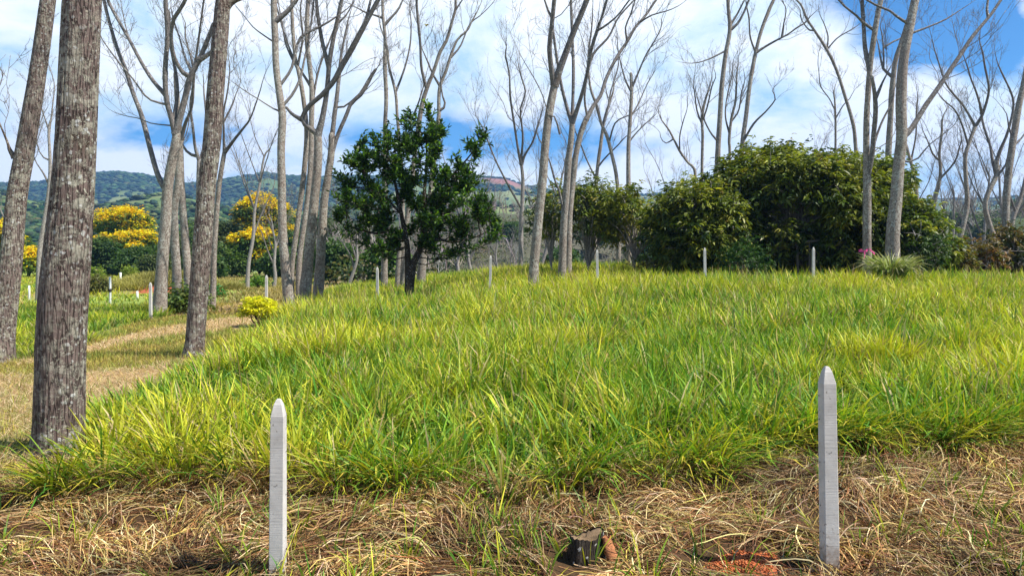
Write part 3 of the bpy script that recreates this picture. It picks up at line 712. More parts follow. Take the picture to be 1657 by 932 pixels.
bare_tree(27.6, ['919,422,13 920,390,12 922,340,11 927,290,11 932,250,10 940,215,9.5 948,195,9', '948,195,8 960,172,7 972,155,7 980,130,6.5 990,108,6 1003,85,6 1015,68,5.5 1028,45,5 1045,25,4.5 1062,0,4', '948,192,4 946,160,4 950,120,3.5 953,80,3.5 958,40,3', '1015,68,3.5 1012,45,3 1020,25,3 1028,0,2.5', '1035,40,3 1055,25,2.5 1080,18,2'],
          'right of the twin bare trees on the crest, one long limb arching right', seed=23, dens=2.8)
bare_tree(33, ['1017,414,9 1018,360,9 1017,300,8 1017,240,7 1020,190,6 1022,150,6 1021,120,5', '1021,150,4 1012,130,3 1005,105,2.5 1000,80,2', '1021,145,4 1032,120,3.5 1045,90,3 1060,65,2.5 1070,45,2', '1021,190,3 1032,170,2.5 1048,135,2', '1018,230,3 1030,215,2.5 1045,200,2'],
          'straight thin bare tree right of the arching twin trunk', seed=24, dens=3.6, l1=2.)
bare_tree(36, ['1000,410,8 1002,350,7 998,290,6.5 990,250,6 982,220,6 973,200,5 965,170,5 956,145,4 952,110,3', '977,205,4 984,175,4 988,150,3 1000,110,2.5', '985,230,3 995,200,3 1010,190,2.5 1022,185,2'],
          'bare tree leaning left and crossing another behind the dark bushes', seed=25, dens=3.2, l1=2.)
bare_tree(37, ['962,410,8 963,340,7 966,280,6 972,235,6 976,205,5 980,185,4 992,150,3', '964,290,3 950,260,3 942,240,2.5 932,215,2', '966,275,3 980,255,3 1000,235,2.5 1012,222,2'],
          'bare tree leaning right and crossing another behind the dark bushes', seed=26, dens=3.2, l1=2.)
bare_tree(35, ['1158,420,14 1159,340,12 1161,270,10 1162,240,9 1165,190,8.5 1168,140,8 1174,90,7.5 1181,50,7 1179,20,6 1178,0,6', '1182,47,5 1194,38,4.5 1204,20,4 1212,0,4', '1182,42,4 1192,25,3.5 1205,0,3', '1174,82,3 1160,90,3 1145,97,2.5 1128,102,2', '1163,230,4 1150,215,3 1140,195,3 1132,170,2.5'],
          'tall bare tree rising behind the left shoulder of the big bush', seed=27, dens=2.6)
bare_tree(36, ['1198,420,12 1199,340,10 1201,240,8 1207,190,7.5 1213,140,7 1218,110,7 1224,80,6 1232,50,6 1243,20,5.5 1252,0,5', '1222,88,4.5 1240,75,4 1258,65,3.5 1275,56,3 1290,45,3 1302,38,3', '1221,85,3.5 1214,60,3 1212,30,3 1208,10,2.5', '1203,228,4 1220,200,4 1240,180,3 1255,160,2.5', '1265,60,3 1268,40,2.5 1272,15,2'],
          'bare tree with one long limb sweeping right above the big bush', seed=28, dens=2.6)
bare_tree(38, ['1134,420,8 1136,340,7 1136,270,5 1137,220,5 1136,190,4.5 1142,160,4', '1138,200,3 1128,180,3 1124,150,2.5', '1136,195,3 1144,175,3 1152,140,2.5'],
          'small bare tree poking up left of the tall one behind the bush', seed=29, dens=4, l1=1.8)
bare_tree(38, ['1180,420,8 1181,340,7 1181,250,5 1180,225,5 1184,190,4.5 1190,165,4 1192,130,3', '1180,220,3.5 1174,190,3 1176,160,2.5 1185,120,2', '1186,200,3 1195,180,3 1200,150,2.5'],
          'small bare tree between the two tall ones behind the bush', seed=30, dens=4.5, l1=1.8)
bare_tree(39, ['1392,420,9 1390,340,8 1384,230,6 1379,195,6 1367,155,5.5 1356,120,5 1343,90,5 1330,68,4.5 1318,50,4 1305,30,4 1296,8,3.5', '1338,80,3 1340,60,2.5 1334,40,2', '1320,50,3 1308,48,2.5 1296,30,2', '1340,80,2.5 1355,62,2.5 1375,50,2'],
          'thin bare tree leaning far left behind the right end of the bush', seed=31, dens=3.2, l1=1.8)
bare_tree(40, ['1352,420,7 1352,330,6 1352,250,4 1352,200,3.5 1351,165,3', '1352,180,2 1342,160,2 1328,140,2 1325,115,1.5', '1352,190,2 1365,170,2 1375,160,1.5'],
          'small twiggy bare tree straight above the top of the big bush', seed=32, dens=4.5, l1=1.6)
bare_tree(22.4, ['1403,428,16 1403,390,14 1403,340,14 1403,290,13 1402,250,11 1402,200,10 1404,160,9 1407,120,9 1410,90,9 1416,50,9 1421,20,8.5 1426,0,8', '1404,112,8 1400,80,7.5 1398,50,7 1396,20,7 1395,0,6.5', '1407,290,9 1411,250,9 1414,215,8.5 1417,180,8.5 1415,150,7 1411,125,6', '1417,160,6 1423,146,5 1426,138,4', '1411,52,5 1398,38,4.5 1385,25,4 1368,12,3.5 1357,0,3.5', '1411,240,4 1424,205,4 1436,180,3.5 1444,165,3'],
          'double-stemmed bare trunk with a pink ribbon before the big bush', seed=33, dens=1.8)
bare_tree(21.4, ['1443,410,24 1445,380,22 1450,320,20 1455,260,18 1459,222,18 1458,170,17 1460,120,16 1465,80,15 1473,40,14 1481,0,13', '1460,224,11 1472,212,9.5 1485,192,9 1500,168,9 1520,140,8.5 1540,110,8 1555,88,7.5 1572,62,7 1590,40,6 1605,22,5.5 1620,0,5', '1464,42,5 1455,30,4.5 1440,18,4 1420,10,4 1402,0,3.5', '1477,54,4 1492,48,3.5 1512,40,3 1530,32,3', '1598,30,4 1597,15,4 1600,-5,3.5', '1459,265,3.5 1476,262,3 1490,252,3 1500,238,2.5 1512,228,2'],
          'stoutest trunk on the right with a long limb reaching to the upper right', seed=34, dens=1.7)
bare_tree(30, ['1434,420,12 1436,350,11 1437,280,10 1438,240,10 1441,190,9 1443,150,9 1446,120,8 1450,95,8 1458,70,7 1470,30,6 1478,0,5', '1443,125,5 1432,115,4.5 1428,108,4 1424,90,3', '1428,112,3 1430,90,3 1428,60,2.5', '1432,76,3 1445,68,3 1458,62,2.5'],
          'bare trunk close behind the stoutest right trunk', seed=35, dens=2.2)
bare_tree(33, ['1548,418,9 1552,395,9 1560,360,8 1565,330,7.5 1563,290,7 1562,255,6 1567,235,6 1578,205,6', '1577,207,4.5 1570,190,4 1558,170,4 1545,155,3.5 1530,135,3 1520,105,2.5 1512,80,2', '1578,207,5 1588,190,5 1598,160,4.5 1600,140,4 1594,110,3.5 1590,85,3', '1564,235,3.5 1556,200,3.5 1545,178,3 1530,165,2.5', '1590,182,4 1580,150,3.5 1572,130,3 1566,110,2.5'],
          'crooked bare tree with a wide flat crown right of the big bush', seed=36, dens=3.2, l1=1.6)
bare_tree(35, ['1617,418,9 1613,400,9 1603,370,8.5 1594,335,8 1600,310,8 1612,285,7.5 1613,260,7', '1612,285,5 1606,260,5 1602,235,4.5 1592,205,4 1588,185,4', '1613,262,6 1620,240,5.5 1628,222,5 1636,195,4.5 1640,170,4 1636,150,3.5 1622,120,3', '1610,292,4 1622,275,4 1628,265,3'],
          'bent bare tree left of the thick trunk at the right edge', seed=37, dens=3.2, l1=1.6)
bare_tree(27, ['1626,412,13 1627,370,12 1628,330,11.5 1631,290,11 1636,250,11 1642,210,10.5 1650,165,10 1658,130,9 1670,60,8 1684,0,7', '1634,250,4 1640,230,4 1632,205,3', '1645,240,4 1652,225,3 1662,210,3'],
          'thicker leaning bare trunk at the right edge of the photo', seed=38)
bare_tree(36, ['1504,414,7 1508,370,7 1513,325,6 1519,300,5.5 1522,275,5 1520,250,4.5 1524,215,4', '1520,292,4 1535,275,3.5 1547,258,3 1552,240,2.5', '1521,262,3 1510,250,3 1502,230,2.5'],
          'low forked bare tree at the right foot of the big bush', seed=39, dens=3.5, l1=1.6)
bare_tree(38, ['1485,420,7 1484,340,7 1480,290,6 1474,262,5 1466,235,4.5', '1481,262,3.5 1482,220,3 1483,180,3'],
          'short bare stem seen just right of the stoutest right trunk', seed=40, dens=3)
bare_tree(40, ['1130,420,6 1120,340,5 1125,280,5 1112,262,4 1100,245,4 1090,225,3.5 1082,210,3', '1098,245,2.5 1100,220,2.5 1106,195,2', '1088,225,2.5 1078,232,2 1070,225,1.5'],
          'sprawling thin bare tree above the left end of the dark bushes', seed=41, dens=3.2, l1=1.6)
bare_tree(42, ['1650,414,8 1644,390,8 1638,360,7 1652,320,6 1660,285,5', '1645,345,4 1635,320,3.5 1628,300,3'],
          'low bare tree hanging over the reddish shrubs at the right edge', seed=42, dens=3)
# more bare trees in the back row
def auto_tree(px, Y, hpx, lean, label, seed, mats=(M_pale, M_twig), dens=3.2, w=7):
    r_ = random.Random(seed); b = 430 - (float(gh((px - CX) / F * Y, Y)) - EYE) / Y * F
    p = [(px, b, w)]; x_ = px
    for k in range(1, 6):
        x_ += lean * hpx / 5 + r_.uniform(-5, 5); p.append((x_, b - hpx * k / 5 * .72, w * (1 - k * .11)))
    st = [' '.join('%.1f,%.1f,%.2f' % q_ for q_ in p)]
    for k in (2, 3, 3, 4, 4, 5):
        s = r_.choice((-1, 1)); q0 = p[k]; ww = q0[2] * .62; L = hpx * r_.uniform(.22, .42)
        pts = [(q0[0], q0[1], ww)]
        for j in range(1, 4): pts.append((q0[0] + s * L * (.38 * j / 3 + .06 * r_.uniform(-1, 1)), q0[1] - L * j / 3, ww * (1 - .2 * j)))
        st.append(' '.join('%.1f,%.1f,%.2f' % q_ for q_ in pts))
    bare_tree(Y, st, label, mats=mats, seed=seed, dens=dens, l1=1.7)
for args in ((15, 60, 300, .05, 'twiggy bare tree behind the trunk at the far left edge', 101), (400, 46, 300, .1, 'thin distant bare tree in the gap right of the path trunk', 102),
             (442, 50, 130, -.05, 'small pale bare tree in front of the middle yellow tree', 103), (560, 40, 120, .1, 'small pale bare sapling left of the leafy tree', 104),
             (770, 52, 290, -.12, 'thin bare tree seen above the right side of the leafy tree', 105), (730, 48, 150, .1, 'small bare sapling behind the low branches of the leafy tree', 106),
             (815, 60, 170, -.1, 'low bare sapling left of the pale fan-shaped tree', 107), (870, 48, 260, .15, 'faint bare tree leaning right behind the dark leaning trunk', 108),
             (1075, 50, 300, .05, 'faint thin bare tree right of the straight thin one', 109), (1260, 46, 300, .12, 'faint bare tree behind the middle of the big bush', 110),
             (1530, 52, 330, .03, 'faint bare tree behind the crooked one, reaching into the blue', 111), (1585, 50, 360, .02, 'tall faint bare tree left of the bent one', 112),
             (1640, 55, 400, -.05, 'tall faint bare tree above the right edge trunk', 113), (1500, 55, 330, -.03, 'faint twiggy tree just left of the crooked tree', 114)):
    auto_tree(*args)
# sawn stump behind the slim pale tree
mb = MB(); q = at(70, 470, 30)
z0 = float(gh(q[0], 30)); tubes(mb, [[(0, 0, -.1), (0, 0, .5), (.02, 0, EYE + (HY - 461) / F * 30 - z0)]], [[.11, .10, .10]], 10); 
o = mb.build('wooden_post', M_wood); o.location = (q[0], 30, z0); tag(o, 'short dark wooden post against the slim pale tree', 'post')

# ------------------------------------------------------------------ scrub on the valley side (stuff)
rng = np.random.default_rng(91); sm = MB()
n = 1500; yy = rng.uniform(62, 205, n) ** 1.0; uu = rng.uniform(-.27, .85, n)
xx = uu * yy; zz = gh(xx, yy); hgt = rng.uniform(2.2, 5.0, n) * (1 + .3 * (yy > 150))
S = np.stack([xx, yy, zz], 1); D = np.stack([rng.normal(0, .22, n), rng.normal(0, .2, n), np.ones(n)], 1)
P1 = grow(rng, S, D, hgt, 6, .10, .05); R1 = np.linspace(.07, .03, 6)[None] * (hgt[:, None] / 3.6) 
cl = vary(rng, [(.26, .22, .19), (.34, .30, .26), (.20, .16, .13)], n, .2)
tubes(sm, P1, R1, 4, cl)
S, D, r, rem = spawn(rng, P1, R1, 7, .25, .98, .35, .9); L2 = np.repeat(hgt, 7) * .4 * rng.uniform(.5, 1.2, len(S))
P2 = grow(rng, S, D + [0, 0, .3], L2, 5, .2, .1); R2 = np.clip(r * .6, .015, .04)[:, None] * np.linspace(1, .6, 5); tubes(sm, P2, R2, 3, np.repeat(cl, 7, 0), cap=False)
S, D, r, rem = spawn(rng, P2, R2, 4, .2, 1, .3, .9); L3 = np.repeat(L2, 4) * .5 * rng.uniform(.5, 1.2, len(S))
P3 = grow(rng, S, D + [0, 0, .2], L3, 3, .2, .1); tubes(sm, P3, np.full(P3.shape[:2], .013), 3, np.repeat(np.repeat(cl, 7, 0), 4, 0), cap=False)
M_scrub = attrmat('scrub_bark', .9, .1, .01, 2, 10, .2)
tag(sm.build('scrub', M_scrub), 'tangle of leafless grey brown scrub covering the valley side', 'scrub', kind='stuff')

# low green and brown undergrowth behind the crest
um = MB(); rng = np.random.default_rng(92)
n = 900; yy = rng.uniform(44, 170, n); uu = rng.uniform(-.29, .85, n); xx = uu * yy
r = rng.uniform(.7, 2.0, n) * (1 + (yy > 100) * .5); cc = vary(rng, [(.06, .09, .03), (.10, .11, .04), (.045, .065, .03), (.14, .11, .06)], n, .2)
k = 70; d = nrm(rng.normal(0, 1, (n, k, 3)) + [0, 0, .5]); pc = np.stack([xx, yy, gh(xx, yy) + r * .35], 1)[:, None] + d * r[:, None, None] * rng.uniform(.6, 1.05, (n, k, 1)) * [1, 1, .85]
N = n * k; sz = np.repeat(.16 + yy * .0016, k)
leaves(um, rng, pc.reshape(-1, 3), nrm(d.reshape(-1, 3) + rng.normal(0, .5, (N, 3))), sz * rng.uniform(.8, 1.5, N), sz * .8, np.clip(np.repeat(cc, k, 0) * (1 + rng.normal(0, .2, (N, 1))), .005, 1))
tag(um.build('undergrowth', M_leaf2), 'patchy green and brown undergrowth filling the valley behind the crest', 'undergrowth', kind='stuff')

# ------------------------------------------------------------------ leafy crowns
def lobes_on(rng, c, rad, n, r0, r1, zmin=-.2):
    c = np.asarray(c, float); rad = np.asarray(rad, float); out = []
    while len(out) < n:
        d = nrm(rng.normal(0, 1, 3)); 
        if d[2] < zmin: continue
        r = rng.uniform(r0, r1); p = c + d * (rad - r * .8) * rng.uniform(.75, 1.)
        out.append((p, np.array([r, r, r * rng.uniform(.6, .85)])))
    return out
def crown(mb, rng, lobes, n, per, L, Wd, cols, p=None, droop=.5, fold=.25, cmin=-.6, spread=.9, inner=.25, topcols=None, topthr=.35, m=0, topm=0, orient=None, ground=None, jit=.06):
    ar = np.array([l[1][0] * l[1][0] for l in lobes]); k = rng.choice(len(lobes), n * 2, p=ar / ar.sum())
    C0 = np.array([l[0] for l in lobes]); R0 = np.array([l[1] for l in lobes])
    d = nrm(rng.normal(0, 1, (n * 2, 3)) + [0, 0, .25]); kk = d[:, 2] > cmin; k, d = k[kk][:n], d[kk][:n]; n = len(k)
    f = np.where(rng.random(n) < inner, rng.uniform(.3, .85, n), rng.uniform(.82, 1.12, n))
    c = C0[k] + d * R0[k] * f[:, None] + rng.normal(0, jit, (n, 3))
    # thin out centres swallowed by other lobes
    ins = np.zeros(n)
    for i in range(len(lobes)):
        e = np.linalg.norm((c - C0[i]) / R0[i], axis=1); ins += (e < .62) & (k != i)
    keep = (ins == 0) | (rng.random(n) < .3)
    if ground is not None: keep &= c[:, 2] > ground + .1
    c, d, k = c[keep], d[keep], k[keep]; n = len(c)
    lc = vary(rng, cols[:3], len(lobes), .12)          # every bough has its own green
    cc = vary(rng, cols, n, .15, p) * .6 + lc[k] * .4
    if topcols is not None:
        tn = d[:, 2] + rng.normal(0, .22, n); tt = tn > topthr; cc[tt] = vary(rng, topcols, tt.sum(), .15)
        mi = tt
    az = rng.uniform(0, 2 * np.pi, (n, per)); 
    ld = d[:, None] * .7 + np.stack([np.cos(az), np.sin(az), rng.uniform(-.5, .35, (n, per))], -1) * spread
    N = n * per; P = np.repeat(c, per, 0) + rng.normal(0, L * .25, (N, 3))
    leaves(mb, rng, P, ld.reshape(-1, 3), L * rng.uniform(.5, 1.3, N), Wd * rng.uniform(.7, 1.2, N), np.clip(np.repeat(cc, per, 0) * (1 + rng.normal(0, .14, (N, 1))), .004, .9), fold, droop, m)
    return c, d, k

def boughs(mb, rng, foot, lobes, r0=.12, mid=.35, n2=6, C=(1, 1, 1)):
    """limbs from the foot to every lobe, twigs through it"""
    foot = np.asarray(foot, float); fork = foot + [0, 0, mid]
    for (c, r) in lobes:
        t = c + rng.normal(0, .15, 3) * r; h = fork + (t - fork) * .45 + [0, 0, .15 * np.linalg.norm(t - fork)]
        q = smooth_path(np.array([np.append(foot + [0, 0, mid * rng.uniform(.2, 1)], r0 * .5), np.append(h + rng.normal(0, .1, 3), r0 * .3), np.append(t, r0 * .14)]), 12)
        tubes(mb, q[None, :, :3], q[None, :, 3], 7, C)
        S, D, rr, rem = spawn(rng, q[None, :, :3], q[None, :, 3], n2, .4, 1, .5, 1.2)
        P = grow(rng, S, D, np.full(len(S), r[0] * 1.1) * rng.uniform(.6, 1.1, len(S)), 5, .2, .1); tubes(mb, P, np.clip(rr * .5, .006, .05)[:, None] * np.linspace(1, .4, 5), 4, C)

# --- the dark leafy tree in the middle
def leafy_tree():
    rng = np.random.default_rng(55); Y = 22.5
    B = at(663, 448, Y); B[2] = float(gh(B[0], Y)); e = empty('broadleaf_tree', B, 'small dark glossy-leaved tree standing on the grass rise', 'tree')
    def W3(px, py, dy=0.): p = at(px, py, Y + dy); return p - B
    tr = MB(); stems = []
    for s in ('661,455,13 668,430,12 676,412,10 683,390,8 684,360,7 686,320,6 690,270,4 690,215,2', '660,455,11 660,425,10 659,400,9 655,375,8 648,340,6 640,300,4.5 632,260,3', '684,394,6 710,388,5 735,392,4 765,385,3 790,375,2', '656,380,6 635,372,5 610,378,4 585,372,3 562,365,2', '686,330,5 715,300,4 745,270,3 770,240,2', '648,345,4 620,315,4 590,280,3 570,262,2'):
        a = parse(s); dy = np.linspace(0, rng.uniform(-.8, .8), len(a)) if len(stems) > 1 else np.zeros(len(a))
        pts = np.array([np.append(W3(x_, y_, t), w_ / F * Y * .5) for (x_, y_, w_), t in zip(a, dy)]); 
        if len(stems) < 2: pts[0, 2] = -.1
        q = smooth_path(pts, 26); stems.append(q); tubes(tr, q[None, :, :3], q[None, :, 3], 10)
    tr.build('trunk', M_dark, e)
    br, lf = MB(), MB()
    tips = [(690,184),(700,205),(650,202),(662,190),(625,216),(605,228),(586,236),(575,264),(560,262),(548,292),(548,320),(552,338),(560,372),(545,350),(590,395),(575,390),(716,215),(760,238),(780,226),(772,245),(740,268),(765,280),(772,300),(788,318),(748,330),(800,362),(798,390),(806,375),(762,402),(725,412),(700,400),(650,385),(632,380),(668,372),(690,360),(640,262),(700,262),(665,300),(620,320),(720,320),(700,370),(600,360),(625,395),(640,395),(610,404),(750,350),(775,352),(740,380),(655,235),(675,225),(610,255),(595,300),(620,285),(735,300),(705,235),(680,355),(712,345)]
    T_ = [(x_, y_, rng.uniform(-1.6, 1.6) * (1 - .5 * abs(y_ - 330) / 150)) for x_, y_ in tips]
    for _ in range(75):
        a = rng.uniform(0, 6.28); r = math.sqrt(rng.random()); T_.append((672 + 116 * r * math.cos(a), 308 + 92 * r * math.sin(a) , rng.uniform(-2.0, 2.0) * math.sqrt(1 - r * r * .8)))
    allq = np.concatenate([s[3:] for s in stems])
    tg = np.array([W3(*t) for t in T_])
    P0 = []; 
    for t in tg:
        dd = np.linalg.norm(allq[:, :3] - t, axis=1) + np.where(allq[:, 2] > t[2] - .1, 3., 0); s = allq[dd.argmin(), :3]
        h = s + (t - s) * .5 + [0, 0, -.12 * np.linalg.norm(t - s)] + rng.normal(0, .06, 3)
        P0.append(smooth_path(np.array([s, h, t]), 9))
    P0 = np.array(P0); R0 = np.tile(np.linspace(.022, .006, 9), (len(P0), 1)); tubes(br, P0, R0, 5)
    S, D, r, rem = spawn(rng, P0, R0, 16, .35, 1., .4, 1.1); L1 = rng.uniform(.18, .5, len(S))
    P1 = grow(rng, S, D + [0, 0, .45], L1, 5, .15, .12); R1 = np.tile(np.linspace(.006, .003, 5), (len(P1), 1)); tubes(br, P1, R1, 3, cap=False)
    br.build('branches', M_dark, e)
    for PP, m in ((P1, 9), (P0[:, 3:], 12)):
        RR = np.full(PP.shape[:2], .005); S, D, r, rem = spawn(rng, PP, RR, m, .15, 1, .5, 1.15); n = len(S)
        cols = vary(rng, [(.02, .05, .014), (.04, .09, .018), (.08, .16, .022), (.20, .33, .03)], n, .18, [.34, .34, .22, .10])
        leaves(lf, rng, S, D + [0, 0, .2], rng.uniform(.11, .22, n), rng.uniform(.045, .075, n), cols, .2, .2)
    lf.build('crown', M_leaf, e)
leafy_tree()

# --- the dark bushes right of the middle
def big_bush(name, px0, px1, pytop, Yc, depth, label, seed, nl, nro, cols, p, L=.20, zlow=0., twigs=True, cat='bush', top=None, mat=M_leaf, group=None, lr=(.75, 1.25), hang=.42, below=None):
    rng = np.random.default_rng(seed); xc = (px0 + px1) / 2; a = at(xc, 430, Yc); g = float(gh(a[0], Yc)); h = EYE + (HY - pytop) / F * Yc - g; w = (px1 - px0) / F * Yc / 2
    e = empty(name, (a[0], Yc, g), label, cat, group)
    zc_ = h * .36 + zlow * .6; lb = lobes_on(rng, (0, 0, zc_), (w, depth, h - zc_), nl, lr[0], lr[1], -.7 if zlow == 0 else -.3)
    lf, br = MB(), MB()
    c, d, k = crown(lf, rng, lb, nro, 7, L, L * .36, cols, p, hang, .2, -.75, 1., .22, ground=-.2, jit=.17, topcols=top, topthr=.5)
    boughs(br, rng, (0, 0, 0), lb, .14 if nl > 25 else .06, h * .22, 9 if nl > 25 else 4)
    if twigs:
        k_ = rng.choice(len(c), min(len(c), 420 if nl > 25 else 40), False); S = c[k_] - d[k_] * .5
        P = grow(rng, S, d[k_] + rng.normal(0, .6, (len(k_), 3)), rng.uniform(.4, .9, len(k_)), 5, .25, .05); tubes(br, P, np.tile(np.linspace(.014, .006, 5), (len(P), 1)), 4)
    br.build('branches', M_pale, e); lf.build('crown', mat, e); return e
BC = [(.035, .06, .018), (.10, .14, .024), (.22, .24, .03), (.40, .37, .06), (.32, .20, .05)]; BP = [.26, .32, .25, .15, .02]
big_bush('leafy_bush', 1098, 1508, 218, 27.2, 3.3, 'biggest dark glossy bush, a wide dome behind the double-stemmed trunk', 60, 125, 11500, BC, BP, L=.24, lr=(.55, 1.0))
big_bush('leafy_bush', 1048, 1222, 280, 26.6, 2.2, 'dark glossy bush joined to the left flank of the biggest bush', 61, 56, 4600, BC, BP, L=.24, lr=(.45, .8))
big_bush('leafy_bush', 1390, 1530, 318, 25.0, 1.6, 'dark glossy bush low at the right flank of the biggest bush', 62, 30, 2500, BC, BP, L=.24, lr=(.4, .7))
big_bush('leafy_bush', 965, 1090, 286, 28.5, 1.6, 'open olive-leaved small tree between the straight thin trunk and the dark bushes', 63, 24, 760, BC, [.1, .25, .35, .25, .05], zlow=.9, lr=(.32, .58))
big_bush('leafy_bush', 895, 1010, 280, 29.5, 1.5, 'open dark-leaved small tree just right of the twin trunks', 64, 24, 800, BC, [.25, .35, .25, .13, .02], zlow=1.0, lr=(.32, .58))
big_bush('leafy_bush', 855, 930, 290, 30.5, 1.2, 'sparse leafy boughs spreading left of the twin trunks', 65, 14, 330, BC, [.25, .35, .25, .13, .02], zlow=1.1, lr=(.35, .55))
big_bush('green_shrub', 1165, 1250, 388, 23.2, .8, 'bright green fine-leaved shrub at the foot of the biggest bush', 66, 16, 1500, [(.05, .12, .02), (.09, .17, .03), (.03, .07, .02)], None, L=.075, lr=(.22, .4), mat=M_leaf2, twigs=False)
big_bush('coffee_shrub', 1515, 1570, 388, 24.5, .7, 'low coffee shrub with olive and rusty leaves beside the bush flank', 67, 10, 420, [(.05, .07, .02), (.16, .14, .03), (.22, .11, .03)], None, L=.14, lr=(.25, .4), group='rusty coffee shrubs')
big_bush('coffee_shrub', 1560, 1618, 382, 25.0, .8, 'low coffee shrub with rusty leaves between two crooked bare trees', 68, 11, 440, [(.07, .08, .02), (.17, .13, .03), (.24, .10, .03)], None, L=.14, lr=(.25, .42), group='rusty coffee shrubs')
big_bush('coffee_shrub', 1610, 1665, 362, 25.6, .9, 'taller dark coffee shrub at the right edge under the leaning trunk', 69, 12, 560, [(.025, .05, .015), (.07, .09, .02), (.2, .11, .03)], None, L=.15, lr=(.28, .45), group='rusty coffee shrubs')
big_bush('green_shrub', 1470, 1530, 375, 23.6, .8, 'green leafy shrub between the striped grass clump and the coffee shrubs', 70, 12, 620, [(.03, .07, .02), (.07, .12, .025), (.1, .13, .03)], None, L=.13, lr=(.25, .42))
big_bush('brown_shrub', 1025, 1085, 405, 27.0, .6, 'low dry brown shrub at the crest left of the dark bushes', 71, 8, 420, [(.26, .16, .06), (.16, .14, .04), (.10, .12, .03)], None, L=.10, lr=(.18, .3), mat=M_leaf2)
# --- yellow flowering trees and green trees over the left field
def field_tree(name, px, pytop, wpx, Y, label, seed, cols, top=None, topthr=.3, nl=16, nro=2400, L=.34, flat=.75, zb=.5, cat='tree', group=None, lr=(.9, 1.7), pybot=440):
    rng = np.random.default_rng(seed); a = at(px, 430, Y); g = float(gh(a[0], Y)); h = EYE + (HY - pytop) / F * Y - g; w = wpx / F * Y / 2
    e = empty(name, (a[0], Y, g), label, cat, group)
    lb = lobes_on(rng, (0, 0, h * zb), (w, w * .9, h * (1 - zb)), nl, lr[0], lr[1], -.55)
    lf, br = MB(), MB()
    crown(lf, rng, lb, nro, 4, L, L * .55, cols, None, .3, .2, -.8, 1., .2, topcols=top, topthr=topthr, ground=.0, jit=.15)
    boughs(br, rng, (0, 0, 0), lb, .3, h * .25, 4)
    lf.build('crown', M_flower if top is not None else M_leaf2, e); br.build('trunk', M_dark, e); return e
YEL = [(.84, .62, .01), (.90, .68, .012), (.70, .60, .02), (.84, .50, .01)]
GRN = [(.045, .10, .022), (.075, .14, .028), (.13, .19, .035)]
gy = 'yellow flowering trees over the field'
field_tree('flowering_tree', 196, 332, 104, 96, 'domed yellow-flowering tree behind the field, topmost beside the thickest trunk', 80, GRN, YEL, .25, 18, 3600, group=gy, zb=.68, lr=(1.2, 2.0))
field_tree('flowering_tree', 205, 366, 118, 86, 'lower yellow-flowering tree with green gaps in front of the domed one', 81, GRN, YEL, .38, 22, 4600, group=gy, zb=.42, lr=(.9, 1.5))
field_tree('flowering_tree', 428, 306, 100, 92, 'tall yellow-flowering tree left of the tall grey trunk', 82, GRN, YEL, .25, 24, 4400, group=gy, zb=.55, lr=(1.2, 2.0))
field_tree('flowering_tree', 420, 362, 104, 80, 'lower green and yellow tree below the tall flowering one', 83, GRN, YEL, .30, 20, 4200, group=gy, zb=.42)
field_tree('flowering_tree', 8, 350, 40, 84, 'yellow-flowering tree cut by the left edge behind the leaning trunk', 84, GRN, YEL, .0, 9, 1500, group=gy, zb=.6)
field_tree('flowering_tree', 46, 398, 62, 76, 'low yellow shrub-like tree between the two thickest trunks', 85, [(.14, .22, .02), (.30, .36, .03), (.08, .15, .02)], YEL, .05, 12, 1900, group=gy, zb=.5, lr=(.8, 1.3))
gg = 'green trees behind the left field'
dk = [(.03, .07, .02), (.06, .115, .026), (.11, .17, .035)]
ol = [(.08, .11, .035), (.13, .15, .045), (.06, .09, .03)]
for i, (px, pt, w, Y, col, lb) in enumerate(((170, 385, 70, 82, dk, 'dark green round tree beneath the domed yellow tree'), (222, 398, 70, 80, dk, 'dark green tree under the lower yellow tree'),
        (100, 370, 70, 110, dk, 'dark tree behind the slim pale bare tree'), (20, 372, 70, 118, GRN, 'mid green tree behind the leaning trunk at left'), (275, 380, 60, 92, ol, 'olive tree behind the three bare trunks'),
        (300, 352, 60, 112, GRN, 'green tree between the three bare trunks and the path trunk'), (352, 352, 66, 90, ol, 'olive brown crowned tree right of the path trunk'), (375, 392, 70, 78, GRN, 'green tree low behind the grey stakes'),
        (478, 372, 64, 82, dk, 'dark tree seen between the stems of the leaning clump'), (545, 385, 56, 60, dk, 'dark tree right of the leaning clump'), (520, 350, 80, 115, ol, 'olive tree far behind the leaning clump'),
        (590, 368, 80, 95, ol, 'pale olive tree behind the left boughs of the leafy tree'), (625, 396, 60, 56, [(.07, .15, .02), (.11, .2, .03)], 'bright green low tree left behind the leafy tree trunk'),
        (455, 402, 60, 74, dk, 'small dark tree at the field end behind the tall grey trunk'), (135, 402, 50, 84, GRN, 'round green tree just right of the thickest trunk'), (250, 412, 40, 74, ol, 'small grey green shrub-tree at the field edge'),
        (330, 405, 60, 72, dk, 'dark low tree just behind the path trunk'))):
    field_tree('green_tree', px, pt, w, Y, lb, 200 + i, col, None, .3, 18, 3000, L=.34, group=gg, zb=.42, lr=(.8, 1.5))
